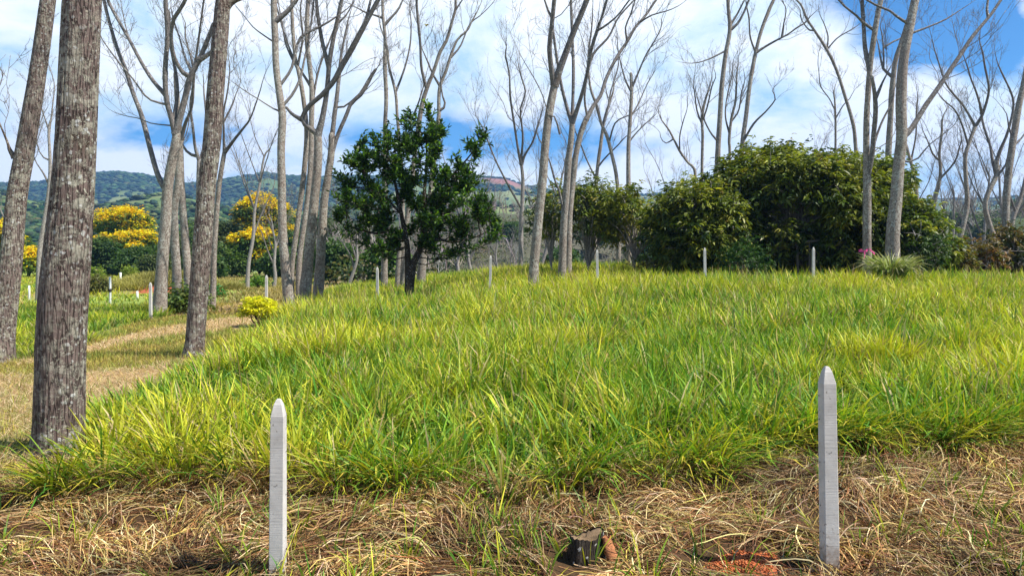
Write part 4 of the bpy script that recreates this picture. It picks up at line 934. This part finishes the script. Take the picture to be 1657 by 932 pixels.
for i, (px, pt, w, Y, col, lb) in enumerate(((150, 428, 26, 62, [(.25, .32, .03), (.16, .24, .03)], 'bright lime shrub at the far end of the green field'), (210, 430, 30, 60, [(.28, .33, .04), (.18, .25, .03)], 'lime green shrub behind the short white stake'),
        (415, 450, 40, 50, [(.12, .24, .03), (.2, .3, .03)], 'bright green low shrub behind the post with the yellow shrub'), (160, 446, 20, 40, [(.14, .16, .05), (.2, .18, .06)], 'brownish tussock beside the banded stake'),
        (345, 478, 26, 36, [(.05, .16, .03), (.08, .2, .04)], 'dark green leafy clump beside the path trunk'), (300, 470, 14, 24, [(.12, .2, .04), (.2, .24, .06)], 'little shrub growing at the foot of the third bare trunk'))):
    field_tree('low_shrub', px, pt, w, Y, lb, 300 + i, col, None, .3, 7, 500, L=.16, group='low shrubs about the field', zb=.35, lr=(.3, .6), cat='shrub')
# trees standing on the valley side beyond the crest
for i, (px, pt, w, Y, col, lb) in enumerate(((560, 352, 70, 150, dk, 'distant dark tree behind the sawn-off limb trunk'), (752, 352, 60, 160, ol, 'distant olive tree on the valley side right of the leafy tree'), (700, 340, 70, 175, dk, 'distant dark tree behind the leafy tree'),
        (822, 358, 50, 150, dk, 'distant dark green tree left of the pale fan-shaped tree'), (960, 350, 80, 140, dk, 'distant dark tree framed under the open small trees'), (1040, 362, 70, 120, GRN, 'distant green tree under the olive-leaved small tree'),
        (1545, 345, 60, 160, dk, 'distant dark tree right of the bush flank'), (1600, 352, 70, 140, ol, 'distant olive tree behind the bent bare tree'), (1650, 335, 60, 180, dk, 'distant dark tree at the right edge'), (905, 380, 60, 90, GRN, 'green tree low behind the twin trunks'))):
    field_tree('distant_tree', px, pt, w, Y, lb, 400 + i, col, None, .3, 12, 1300, L=.5, group='trees on the valley side', zb=.5, lr=(1.2, 2.4))

# ------------------------------------------------------------------ yellow green shrub, striped grass clump, ribbon, epiphytes
def near_shrub():
    rng = np.random.default_rng(500); Y = 17.2; a = at(420, 500, Y); g = float(gh(a[0], Y)); e = empty('croton_shrub', (a[0], Y, g), 'round yellow green shrub at the edge of the tall grass', 'shrub')
    lb = lobes_on(rng, (0, 0, .34), (.46, .4, .36), 22, .10, .17, -.2); lf, br = MB(), MB()
    crown(lf, rng, lb, 1000, 6, .075, .03, [(.82, .72, .02), (.88, .76, .03), (.50, .50, .02)], None, .2, .25, -.7, .9, .2, ground=.0, jit=.02)
    boughs(br, rng, (0, 0, 0), lb, .05, .1, 3); lf.build('leaves', M_leaf2, e); br.build('stems', M_dark, e)
near_shrub()
def striped():
    rng = np.random.default_rng(501); Y = 19.6; a = at(1440, 440, Y); g = float(gh(a[0], Y)) + .22; e = empty('striped_grass_clump', (a[0], Y, g), 'striped clump of long arching leaves below the stoutest right trunk', 'plant')
    mb = MB(); n = 460; az = rng.uniform(0, 6.28, n); r = rng.uniform(0, .30, n); P0 = np.stack([np.cos(az) * r, np.sin(az) * r, np.zeros(n)], 1)
    dry = rng.random(n) < .35; c0 = vary(rng, [(.10, .17, .03), (.16, .22, .04)], n, .15); c1 = np.where(dry[:, None], vary(rng, [(.55, .48, .30), (.62, .55, .40)], n, .1), vary(rng, [(.30, .36, .10), (.45, .44, .20)], n, .1))
    blades(mb, rng, P0, az + rng.normal(0, .3, n), rng.uniform(.1, .5, n), rng.uniform(.9, 2.2, n), rng.uniform(.65, 1.15, n), rng.uniform(.022, .042, n), c0, c1)
    mb.build('leaves', M_grass, e)
striped()
def ribbon():
    Y = 22.4 - .17; c = at(1402, 405, Y); e = empty('plastic_ribbon', c, 'bright pink plastic ribbon tied round the double-stemmed trunk', 'ribbon')
    M_pink = plain('pink_plastic', (.80, .10, .30), .35, 30, .1, .1); mb = MB(); rng = np.random.default_rng(5)
    a = np.linspace(0, 2 * np.pi, 25); ctr = np.array([0.0, .17, 0.]); V = []
    for t in a:
        for z in (-.025, .03): V.append(ctr + np.array([np.cos(t) * .145, np.sin(t) * .145, z + .03 * np.sin(t + 1)]))
    mb.add(V, [(2 * i, 2 * i + 2, 2 * i + 3, 2 * i + 1) for i in range(24)]); mb.build('wrap', M_pink, e)
    for (sx, L_) in ((-1, .35), (1, .22), (-.5, .15)):
        mb = MB(); V = []
        for i in range(9):
            s = i / 8; V += [(sx * .16 * s + .12 + .02 * math.sin(9 * s) - .1, -.02 - .05 * s, .02 - L_ * s * s + .05 * s), (sx * .16 * s + .16 + .02 * math.sin(9 * s) - .1, -.03 - .03 * s, .05 - L_ * s * s + .05 * s)]
        mb.add(V, [(2 * i, 2 * i + 2, 2 * i + 3, 2 * i + 1) for i in range(8)]); mb.build('loose_end', M_pink, e)
ribbon()
for px, py, Y, lb in ((690, 43, 29.3, 'small yellow air plant in the twigs above the leafy tree'), (949, 4, 19.3, 'small yellow air plant at the top of the dark leaning trunk'), (1414, 206, 22.2, 'small yellow green air plant on the double-stemmed trunk')):
    rng = np.random.default_rng(int(px)); mb = MB(); n = 26; az = rng.uniform(0, 6.28, n)
    blades(mb, rng, np.zeros((n, 3)), az, rng.uniform(.2, 1.2, n), rng.uniform(.2, 1., n), rng.uniform(.08, .17, n), rng.uniform(.02, .04, n), vary(rng, [(.4, .36, .03)], n), vary(rng, [(.75, .55, .03)], n))
    o = mb.build('air_plant', M_flower); o.location = at(px, py, Y); tag(o, lb, 'plant', 'yellow air plants on the branches')

# ------------------------------------------------------------------ stump and red soil in the foreground
def stump():
    rng = np.random.default_rng(600); Y = 3.98; X = (948 - CX) / F * Y; g = float(gh(X, Y)) + .03; e = empty('tree_stump', (X, Y, g), 'small dark sawn stump with a reddish wood slab in the straw', 'stump')
    mb = MB(); a = np.arange(40) / 40 * 2 * np.pi; V = []
    lump = 1 + .14 * np.sin(a * 2 + 1) + .08 * np.sin(a * 5) + .02 * rng.normal(0, 1, 40)
    for z, r in ((-.1, .105), (0, .092), (.045, .084), (.085, .081), (.12, .079)):
        for t, l in zip(a, lump): V.append((r * l * np.cos(t) * (1 + .05 * rng.normal()), r * l * np.sin(t), z + (.012 * math.sin(t * 2 + .6) + .012 * math.cos(t) + rng.uniform(-.006, .006) if z > .11 else 0)))
    mb.add(V, [(r * 40 + i, r * 40 + (i + 1) % 40, r * 40 + 40 + (i + 1) % 40, r * 40 + 40 + i) for r in range(4) for i in range(40)]); mb.build('bark', M_dark, e)
    mb = MB(); V = [(p[0] * s, p[1] * s, p[2] * (1) - .006 - (1 - s) * .02 + rng.uniform(-.004, .004)) for s in (.93, .5) for p in V[160:200]] + [(0, 0, .10)]
    mb.add(V, [(i, (i + 1) % 40, 40 + (i + 1) % 40, 40 + i) for i in range(40)], [(40 + i, 40 + (i + 1) % 40, 80) for i in range(40)]); mb.build('cut_face', plain('cut_wood', (.20, .13, .07), .8, 60, .35, .6, .01), e)
    mb = MB(); K = 14; V = []
    for k in range(K):
        s = k / (K - 1); cx = .105 + .06 * s; z = .115 - .20 * s; w = .022 + .02 * s
        for j in range(8):
            t = j / 8 * 6.283; V.append((cx + w * math.cos(t) * (1 + .2 * rng.normal() * .5), -.02 - .08 * s + .018 * math.sin(t), z + .01 * rng.normal() * .5))
    mb.add(V, [(k * 8 + j, k * 8 + (j + 1) % 8, k * 8 + 8 + (j + 1) % 8, k * 8 + 8 + j) for k in range(K - 1) for j in range(8)]); mb.build('split_slab', plain('red_wood', (.42, .17, .07), .8, 45, .5, .8, .01), e)
stump()
def soil():
    rng = np.random.default_rng(601); Y = 3.92; X = (1205 - CX) / F * Y; g = float(gh(X, Y)) + .095; mb = MB(); n = 46
    gx, gy_ = np.meshgrid(np.linspace(-.42, .42, n), np.linspace(-.22, .24, n), indexing='ij'); r = np.sqrt((gx / .34) ** 2 + (gy_ / .19) ** 2)
    r = r * (1 + .9 * (fbm(gx * 9 + 3, gy_ * 9, 7, 3) - .5)); z = .05 * np.clip(1 - r, -.5, 1) + .03 * (fbm(gx * 14, gy_ * 14, 5) - .5) + .02 * (fbm(gx * 50, gy_ * 50, 6, 2) - .5) 
    idx = np.arange(n * n).reshape(n, n); mb.add(np.stack([gx, gy_, z + gh(X + gx, Y + gy_) - g], -1), np.stack([idx[:-1, :-1], idx[1:, :-1], idx[1:, 1:], idx[:-1, 1:]], -1).reshape(-1, 4), None, (.40, .12, .05))
    m = 1400; cx, cy = rng.normal(0, .15, m), rng.normal(0, .085, m); rr = np.sqrt((cx / .34) ** 2 + (cy / .19) ** 2); rr = rr * (1 + .9 * (fbm(cx * 9 + 3, cy * 9, 7, 3) - .5)); cz = .05 * np.clip(1 - rr, -.5, 1) + .03 * (fbm(cx * 14, cy * 14, 5) - .5) + .003 + gh(X + cx, Y + cy) - g
    blobs(mb, rng, np.stack([cx, cy, cz], 1), rng.uniform(.003, .009, m), rng.uniform(.003, .008, m), vary(rng, [(.50, .14, .05), (.38, .10, .035), (.58, .20, .08)], m, .15))
    o = mb.build('soil_heap', M_soil); o.location = (X, Y, g); tag(o, 'crumbly heap of red orange soil left of the grey post', 'soil')
soil()

# ------------------------------------------------------------------ grass
def in_view(x, y, mx=.78): return np.abs(x) < y * mx + 1.2
avoid = np.array([(-5.83, 17.1, .65), (-5.6, 16.3, .6), (-5.35, 15.4, .45), (10.05, 19.4, .5), (-3.9, 6.35, .24), (-5.15, 11.9, .2), (-8.7, 12.6, .3)])
def clear(x, y):
    k = np.ones(len(x), bool)
    for a_, b_, r_ in avoid: k &= (x - a_) ** 2 + (y - b_) ** 2 > r_ * r_
    return k
GC0 = [(.03, .075, .012), (.06, .13, .014), (.20, .22, .02), (.20, .13, .045)]  # blade feet coloured darker to deepen the shade low in the tufts
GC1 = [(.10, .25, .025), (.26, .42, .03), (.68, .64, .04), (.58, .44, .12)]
def tufts(mb, rng, n, x0, x1, y0, y1, per, Lm, Wm, mask, nseg=4, spread=.10, greener=0., lean=(0, 0)):
    x = rng.uniform(x0, x1, n); y = np.sqrt(rng.uniform(y0 * y0, y1 * y1, n)); k = in_view(x, y) & mask(x, y) & clear(x, y); x, y = x[k], y[k]; n = len(x)
    # patches: lush and yellowing areas, tussock by tussock
    pt = fbm(x * .35, y * .35, 81, 3); pt2 = fbm(x * 1.3, y * 1.3, 82, 3)
    ye = np.clip((pt - .5) * 2.2 + (pt2 - .5) * 1.6 + .48 - greener + rng.normal(0, .16, n), 0, 1)
    sz = np.clip(.72 + .75 * (pt2 - .35) + .45 * (fbm(x * .6 + 9, y * .6, 83, 2) - .4) + rng.normal(0, .10, n), .4, 1.35)
    sz = sz * np.where(x > edge_x(y) - .1, .5 + .5 * sst(0, 1.1, x - edge_x(y)), 1)
    N = n * per; ti = np.repeat(np.arange(n), per)
    az = rng.uniform(0, 6.283, N); r = spread * np.sqrt(rng.random(N))
    bx = x[ti] + np.cos(az) * r; by = y[ti] + np.sin(az) * r; bz = gh(bx, by) - .01
    yy_ = np.clip(ye[ti] + rng.normal(0, .36, N), 0, 1)[:, None]
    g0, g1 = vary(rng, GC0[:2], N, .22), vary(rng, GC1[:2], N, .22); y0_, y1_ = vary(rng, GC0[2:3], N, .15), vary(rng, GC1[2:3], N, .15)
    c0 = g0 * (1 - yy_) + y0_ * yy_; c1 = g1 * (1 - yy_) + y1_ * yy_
    dry = rng.random(N) < .07 + .13 * yy_[:, 0]; c0[dry] = vary(rng, [GC0[3]], dry.sum(), .2); c1[dry] = vary(rng, [GC1[3], (.62, .50, .25)], dry.sum(), .15)
    L = Lm * sz[ti] * rng.uniform(.55, 1.2, N); til = rng.uniform(.03, .62, N) + .5 * r / max(spread, .01) * .3; cur = rng.uniform(-.1, 1.15, N)
    br = rng.random(N) < .2; cur[br] += 1.1
    az2 = np.where(rng.random(N) < .75, az + rng.normal(0, .5, N), rng.uniform(0, 6.283, N))
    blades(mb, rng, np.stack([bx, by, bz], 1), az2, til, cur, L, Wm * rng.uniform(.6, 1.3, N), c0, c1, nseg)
lot = lambda x, y: (x > edge_x(y)) & (y > front_y(x))
gmb = MB(); rng = np.random.default_rng(700)
tufts(gmb, rng, 3400, -6, 8.5, 4.2, 10.5, 25, .55, .018, lot, 4, .085)
tufts(gmb, rng, 7000, -9, 16, 9.8, 20, 18, .56, .021, lambda x, y: lot(x, y) & (y < 20), 4, .14)
n = 2600; x = rng.uniform(-8, 14, n); y = np.sqrt(rng.uniform(25, 400, n)); k = in_view(x, y) & lot(x, y) & (fbm(x * .7, y * .7, 99, 2) > .45); x, y = x[k], y[k]; n = len(x)
blades(gmb, rng, np.stack([x, y, gh(x, y)], 1), rng.uniform(0, 6.28, n), rng.uniform(0, .35, n), rng.uniform(0, .7, n), rng.uniform(.45, .85, n), rng.uniform(.004, .009, n) * (.7 + y / 20), vary(rng, [(.30, .20, .09)], n, .2), vary(rng, [(.60, .46, .24), (.42, .26, .12)], n, .15))
tag(gmb.build('tall_grass', M_grass), 'tall green and yellowing pasture grass covering the plot', 'grass', kind='stuff')
gmb = MB()
def back(x, y): return lot(x, y) & (y < 41 - 8 * sst(3, 10, x)) & (x < 22)
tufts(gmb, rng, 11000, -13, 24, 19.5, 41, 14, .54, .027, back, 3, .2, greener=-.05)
tag(gmb.build('tall_grass', M_grass), 'tall sunlit pasture grass over the crest beyond the far row of posts', 'grass', kind='stuff')
# green weeds beyond the path
brownz = lambda x, y: (x / y > -.435) & (x / y < -.27) & (y > 21.5)
weed = lambda x, y: ~brownz(x, y) & (x < edge_x(y) - 3.5 + .9 * (fbm(x * .8, y * .8, 51) - .5)) & (y > 9.8)
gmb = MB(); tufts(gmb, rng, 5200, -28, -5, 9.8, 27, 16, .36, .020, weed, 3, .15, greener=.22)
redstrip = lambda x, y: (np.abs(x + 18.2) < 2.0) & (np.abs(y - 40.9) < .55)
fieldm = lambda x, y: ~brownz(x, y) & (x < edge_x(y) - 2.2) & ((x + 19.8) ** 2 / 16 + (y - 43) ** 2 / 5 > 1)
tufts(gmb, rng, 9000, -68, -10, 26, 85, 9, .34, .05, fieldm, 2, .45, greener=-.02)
gmb.build_ = None
def recolour(n0, cols):
    for i in range(n0, len(gmb.C)):
        a = gmb.C[i]; l = a.mean(1, keepdims=True); gmb.C[i] = l / l.mean() * np.asarray(cols) * (1 + rng.normal(0, .12, (len(a), 1)))
n0 = len(gmb.C); tufts(gmb, rng, 5200, -32, -6, 21.5, 75, 10, .30, .045, lambda x, y: brownz(x, y) & (x < edge_x(y) + .5) & ~redstrip(x, y), 2, .4); recolour(n0, (.30, .23, .075))
n0 = len(gmb.C); tufts(gmb, rng, 9000, -26, -14, 38, 48, 12, .45, .035, lambda x, y: ((x + 19.8) ** 2 / 16 + (y - 43) ** 2 / 5 < 1) & ~redstrip(x, y), 2, .3); recolour(n0, (.27, .24, .07))
tag(gmb.build('meadow_grass', M_grass), 'bright green weeds and meadow grass beyond the mown path', 'grass', kind='stuff')
# mown path
def mown(x, y): return (x < edge_x(y) + .35) & ~weed(x, y)
mmb = MB(); n = 190000; x = rng.uniform(-19, -1.5, n); y = np.sqrt(rng.uniform(16, 29 * 29, n)); k = in_view(x, y) & mown(x, y) & (y < 29) & clear(x, y); x, y = x[k], y[k]; n = len(x)
pn = fbm(x * .9, y * .35, 53); st_ = rng.random(n) < sst(.46, .60, pn) * sst(7, 10, y) * .8 + .12
gz = np.clip((fbm(x * 1.2, y * 1.2, 84) - .42) * 3, 0, 1)[:, None]
ca = vary(rng, [(.42, .32, .06), (.34, .31, .05), (.26, .18, .06)], n, .2) * (1 - gz * .7) + vary(rng, [(.17, .26, .035)], n, .2) * gz * .7
ca[st_] = vary(rng, [(.58, .41, .21), (.66, .50, .28), (.45, .29, .13)], st_.sum(), .15)
blades(mmb, rng, np.stack([x, y, gh(x, y) - .004], 1), rng.uniform(0, 6.28, n), np.where(st_, rng.uniform(1.1, 1.5, n), rng.uniform(.1, 1.0, n)), rng.uniform(0, .5, n), np.where(st_, .14, .085) * rng.uniform(.5, 1.5, n) * (1 + gz[:, 0] * .6), np.where(st_, .006, .008) * (.6 + y / 11), ca, ca * 1.05, 2, zf=lambda a_, b_: gh(a_, b_) + .004)
for (n_, x0_, x1_, y0_, y1_, w_) in ((110000, -10.5, -2.8, 5.0, 13.5, .005), (60000, -13, -4, 11, 22, .008)):
    x = rng.uniform(x0_, x1_, n_); y = rng.uniform(y0_, y1_, n_); k = in_view(x, y) & mown(x, y) & clear(x, y); x, y = x[k], y[k]; n = len(x)
    gz = np.clip((fbm(x * 1.6, y * 1.6, 85) - .38) * 3, 0, 1); st_ = rng.random(n) < .18 + .75 * sst(.46, .56, fbm(x * .9, y * .35, 53))
    ca = vary(rng, [(.44, .35, .07), (.34, .32, .05), (.26, .18, .05)], n, .25) * (1 - gz[:, None] * .8) + vary(rng, [(.13, .22, .03), (.2, .28, .035)], n, .2) * gz[:, None] * .8
    ca[st_] = vary(rng, [(.58, .42, .21), (.68, .52, .30), (.42, .26, .12)], st_.sum(), .2)
    blades(mmb, rng, np.stack([x, y, gh(x, y) - .004], 1), rng.uniform(0, 6.28, n), np.where(st_, rng.uniform(1.0, 1.5, n), rng.uniform(.1, .9, n)), rng.uniform(0, .7, n), np.where(st_, .16, .08 + .08 * gz) * rng.uniform(.5, 1.4, n), w_ * rng.uniform(.7, 1.4, n), ca * .85, ca, 2, zf=lambda a_, b_: gh(a_, b_) + .004)
tag(mmb.build('mown_grass', M_straw), 'short mown yellow grass and raked clippings on the path', 'grass', kind='stuff')

# ------------------------------------------------------------------ straw thatch in the foreground
smb = MB(); rng = np.random.default_rng(800)
def heap(x, y):
    return heap0(x, y) * (1 - .9 * np.exp(-((x - 1.62) / .16) ** 2 - ((y - 3.7) / .22) ** 2)) * (1 - .9 * np.exp(-((x - 1.22) / .32) ** 4 - ((y - 3.84) / .26) ** 4)) * (1 - .9 * np.exp(-((x - .46) / .24) ** 4 - ((y - 3.84) / .24) ** 4))
def heap0(x, y):  # straw lies in soft heaps and hollows
    return .13 * fbm(x * 1.5 + 3, y * 2.2, 90, 3) + .06 * fbm(x * 5, y * 6, 91, 2) - .05
def strawmask(x, y): return (y < front_y(x) + .55) & (x > edge_x(y) - .2 - 2.5 * (1 - sst(5.2, 5.9, y + .5 * (fbm(x * 2, y * 2, 44, 2) - .5))))
def straw(n, L0, L1, w0, w1, cols, up, yy0=2.6, rise=.03):
    x = rng.uniform(-5.2, 6.5, n); y = rng.uniform(yy0, 7.4, n); k = strawmask(x, y) & in_view(x, y) & clear(x, y); x, y = x[k], y[k]; n = len(x)
    keep = ~((((x - 1.22) / .38) ** 2 + ((y - 3.86) / .27) ** 2 < 1) & (rng.random(n) < .95)) & ~((((x - .46) / .19) ** 2 + ((y - 3.88) / .20) ** 2 < 1) & (rng.random(n) < .8)) & (fbm(x * 3.1, y * 3.1, 96, 3) > .36); x, y = x[keep], y[keep]; n = len(x)
    fl = (fbm(x * .9, y * .9, 92, 3) - .5) * 7.5 + 3.35 + rng.normal(0, .62, n)
    L = rng.uniform(L0, L1, n); K = 6; cv = rng.normal(0, .55, n)
    P = np.empty((n, K, 3)); px_, py_ = x.copy(), y.copy(); lift = rng.uniform(0, rise, n); bow = rng.uniform(0, .05, n) * up
    for k in range(K):
        s = k / (K - 1); P[:, k, 0] = px_; P[:, k, 1] = py_; P[:, k, 2] = gh(px_, py_) + heap(px_, py_) * .9 + lift + bow * math.sin(s * 3.14) + up * rng.normal(0, .004, n)
        a = fl + cv * s; px_ = px_ + np.cos(a) * L / (K - 1); py_ = py_ + np.sin(a) * L / (K - 1)
    w = rng.uniform(w0, w1, n); T_ = nrm(P[:, -1] - P[:, 0]); sd_ = nrm(np.cross(T_, nrm(np.array([0, 0, 1.]) + rng.normal(0, .6, (n, 3)))))
    V = np.stack([P - sd_[:, None] * w[:, None, None] / 2, P + sd_[:, None] * w[:, None, None] / 2], 2); idx = np.arange(n * K * 2).reshape(n, K, 2)
    pa = .42 + .85 * np.clip((fbm(x * 1.7, y * 2.1, 98, 3) - .3) * 2.2, 0, 1); cc = np.repeat(vary(rng, cols, n, .25) * pa[:, None], K * 2, 0)
    smb.add(V, np.stack([idx[:, :-1, 0], idx[:, :-1, 1], idx[:, 1:, 1], idx[:, 1:, 0]], -1).reshape(-1, 4), None, cc)
ST = [(.40, .23, .085), (.54, .36, .15), (.26, .12, .04), (.13, .055, .022), (.68, .52, .27), (.36, .29, .07)]
straw(60000, .10, .34, .0025, .0055, ST[2:4] + ST[:1], .4, rise=.02)
straw(78000, .12, .42, .0025, .006, ST, 1., rise=.05)
straw(8000, .08, .28, .0025, .005, ST, 2.2, rise=.08)
tag(smb.build('dry_straw', M_straw), 'matted dry straw lying along the front edge of the tall grass', 'straw', kind='stuff')
# hummocky litter under the straw
n1_, n2_ = 260, 120; gx, gy_ = np.meshgrid(np.linspace(-5.5, 7, n1_), np.linspace(2.4, 7.6, n2_), indexing='ij'); idx = np.arange(n1_ * n2_).reshape(n1_, n2_)
ms = (1 - sst(.1, .6, gy_ - front_y(gx))) * sst(-.1, .3, gx - edge_x(gy_) + 2.5 * (1 - sst(5.2, 5.9, gy_)))
lm = MB(); lm.add(np.stack([gx, gy_, gh(gx, gy_) + (heap(gx, gy_) * .9 + .004) * ms - .03 * (1 - ms)], -1), np.stack([idx[:-1, :-1], idx[1:, :-1], idx[1:, 1:], idx[:-1, 1:]], -1).reshape(-1, 4), None, (.075, .045, .022))
tag(lm.build('leaf_litter', M_ground), 'brown rotting litter under the straw', 'litter', kind='stuff')
# sprouting green tufts in the straw, dead brown tussock skirts at the grass edge
gmb = MB()
n = 520; x = rng.uniform(-4.2, 5.5, n); y = rng.uniform(3.4, 6.2, n); w = fbm(x * 1.4, y * 1.4, 95, 2)
k = strawmask(x, y) & ((w > .50) | (rng.random(n) < .25)) & (y < front_y(x) - .05); x, y = x[k], y[k]
xs_ = np.concatenate([x, rng.normal(-1.0, .25, 8), rng.normal(.25, .2, 7), rng.normal(.62, .1, 4), rng.normal(2.1, .3, 8), rng.normal(-.05, .2, 6)]); ys_ = np.concatenate([y, rng.uniform(3.6, 4.0, 8), rng.uniform(3.8, 4.4, 7), rng.uniform(4.2, 4.5, 4), rng.uniform(3.7, 4.4, 8), rng.uniform(3.75, 4.2, 6)])
n = len(xs_); per = 9; ti = np.repeat(np.arange(n), per); N = n * per; az = rng.uniform(0, 6.28, N); bx = xs_[ti] + np.cos(az) * .03; by = ys_[ti] + np.sin(az) * .03
c0 = vary(rng, GC0[:3], N, .15); c1 = vary(rng, GC1[:3], N, .15)
blades(gmb, rng, np.stack([bx, by, gh(bx, by) + heap(bx, by) * .6], 1), az, rng.uniform(.05, .6, N), rng.uniform(.1, 1.2, N), rng.uniform(.08, .26, N) * np.repeat(rng.uniform(.6, 1.3, n), per), rng.uniform(.005, .011, N), c0, c1)
tag(gmb.build('grass_sprouts', M_grass), 'fresh green blades sprouting through the foreground straw', 'grass', kind='stuff')
gmb = MB(); n = 190; x = rng.uniform(-4.2, 6.3, n); y = front_y(x) + rng.uniform(-.12, .3, n); per = 60; ti = np.repeat(np.arange(n), per); N = n * per
az = rng.uniform(0, 6.28, N); az = np.where(rng.random(N) < .6, -1.57 + rng.normal(0, .9, N), az); r = .07 * np.sqrt(rng.random(N)); bx = x[ti] + np.cos(az) * r; by = y[ti] + np.sin(az) * r
cb_ = vary(rng, ST, N, .2); L = rng.uniform(.12, .42, N)
blades(gmb, rng, np.stack([bx, by, gh(bx, by) + .02], 1), az, rng.uniform(.1, .9, N), rng.uniform(.6, 2.0, N), L, rng.uniform(.003, .007, N), cb_ * .8, cb_, 4, zf=lambda a_, b_: gh(a_, b_) + heap(a_, b_) * .9 + .005)
tag(gmb.build('dead_grass', M_straw), 'dead brown blades hanging from the grass edge onto the straw', 'grass', kind='stuff')
gmb = MB(); n = 240; x = rng.uniform(-4.4, 6.3, n); w = fbm(x * 1.2, x * 0 + .5, 97, 2); k = w > .42; x = x[k]; n = len(x); y = front_y(x) + rng.uniform(-.02, .45, n); per = 22; ti = np.repeat(np.arange(n), per); N = n * per
az = -1.57 + rng.normal(0, .75, N); r = .07 * np.sqrt(rng.random(N)); bx = x[ti] + np.cos(az) * r; by = y[ti] + np.sin(az) * r
c0 = vary(rng, GC0[:3], N, .15); c1 = vary(rng, [GC1[0], GC1[1], GC1[2], (.62, .50, .06)], N, .15)
blades(gmb, rng, np.stack([bx, by, gh(bx, by) + .03], 1), az, rng.uniform(.3, 1.0, N), rng.uniform(.5, 1.5, N), rng.uniform(.3, .7, N), rng.uniform(.009, .018, N), c0, c1, 4, zf=lambda a_, b_: gh(a_, b_) + heap(a_, b_) * .9 + .012)
tag(gmb.build('lodged_grass', M_grass), 'green and yellow blades flopping forward over the straw', 'grass', kind='stuff')
print('objects', len(SC.objects), 'faces', sum(len(o.data.polygons) for o in SC.objects if o.type == 'MESH'))
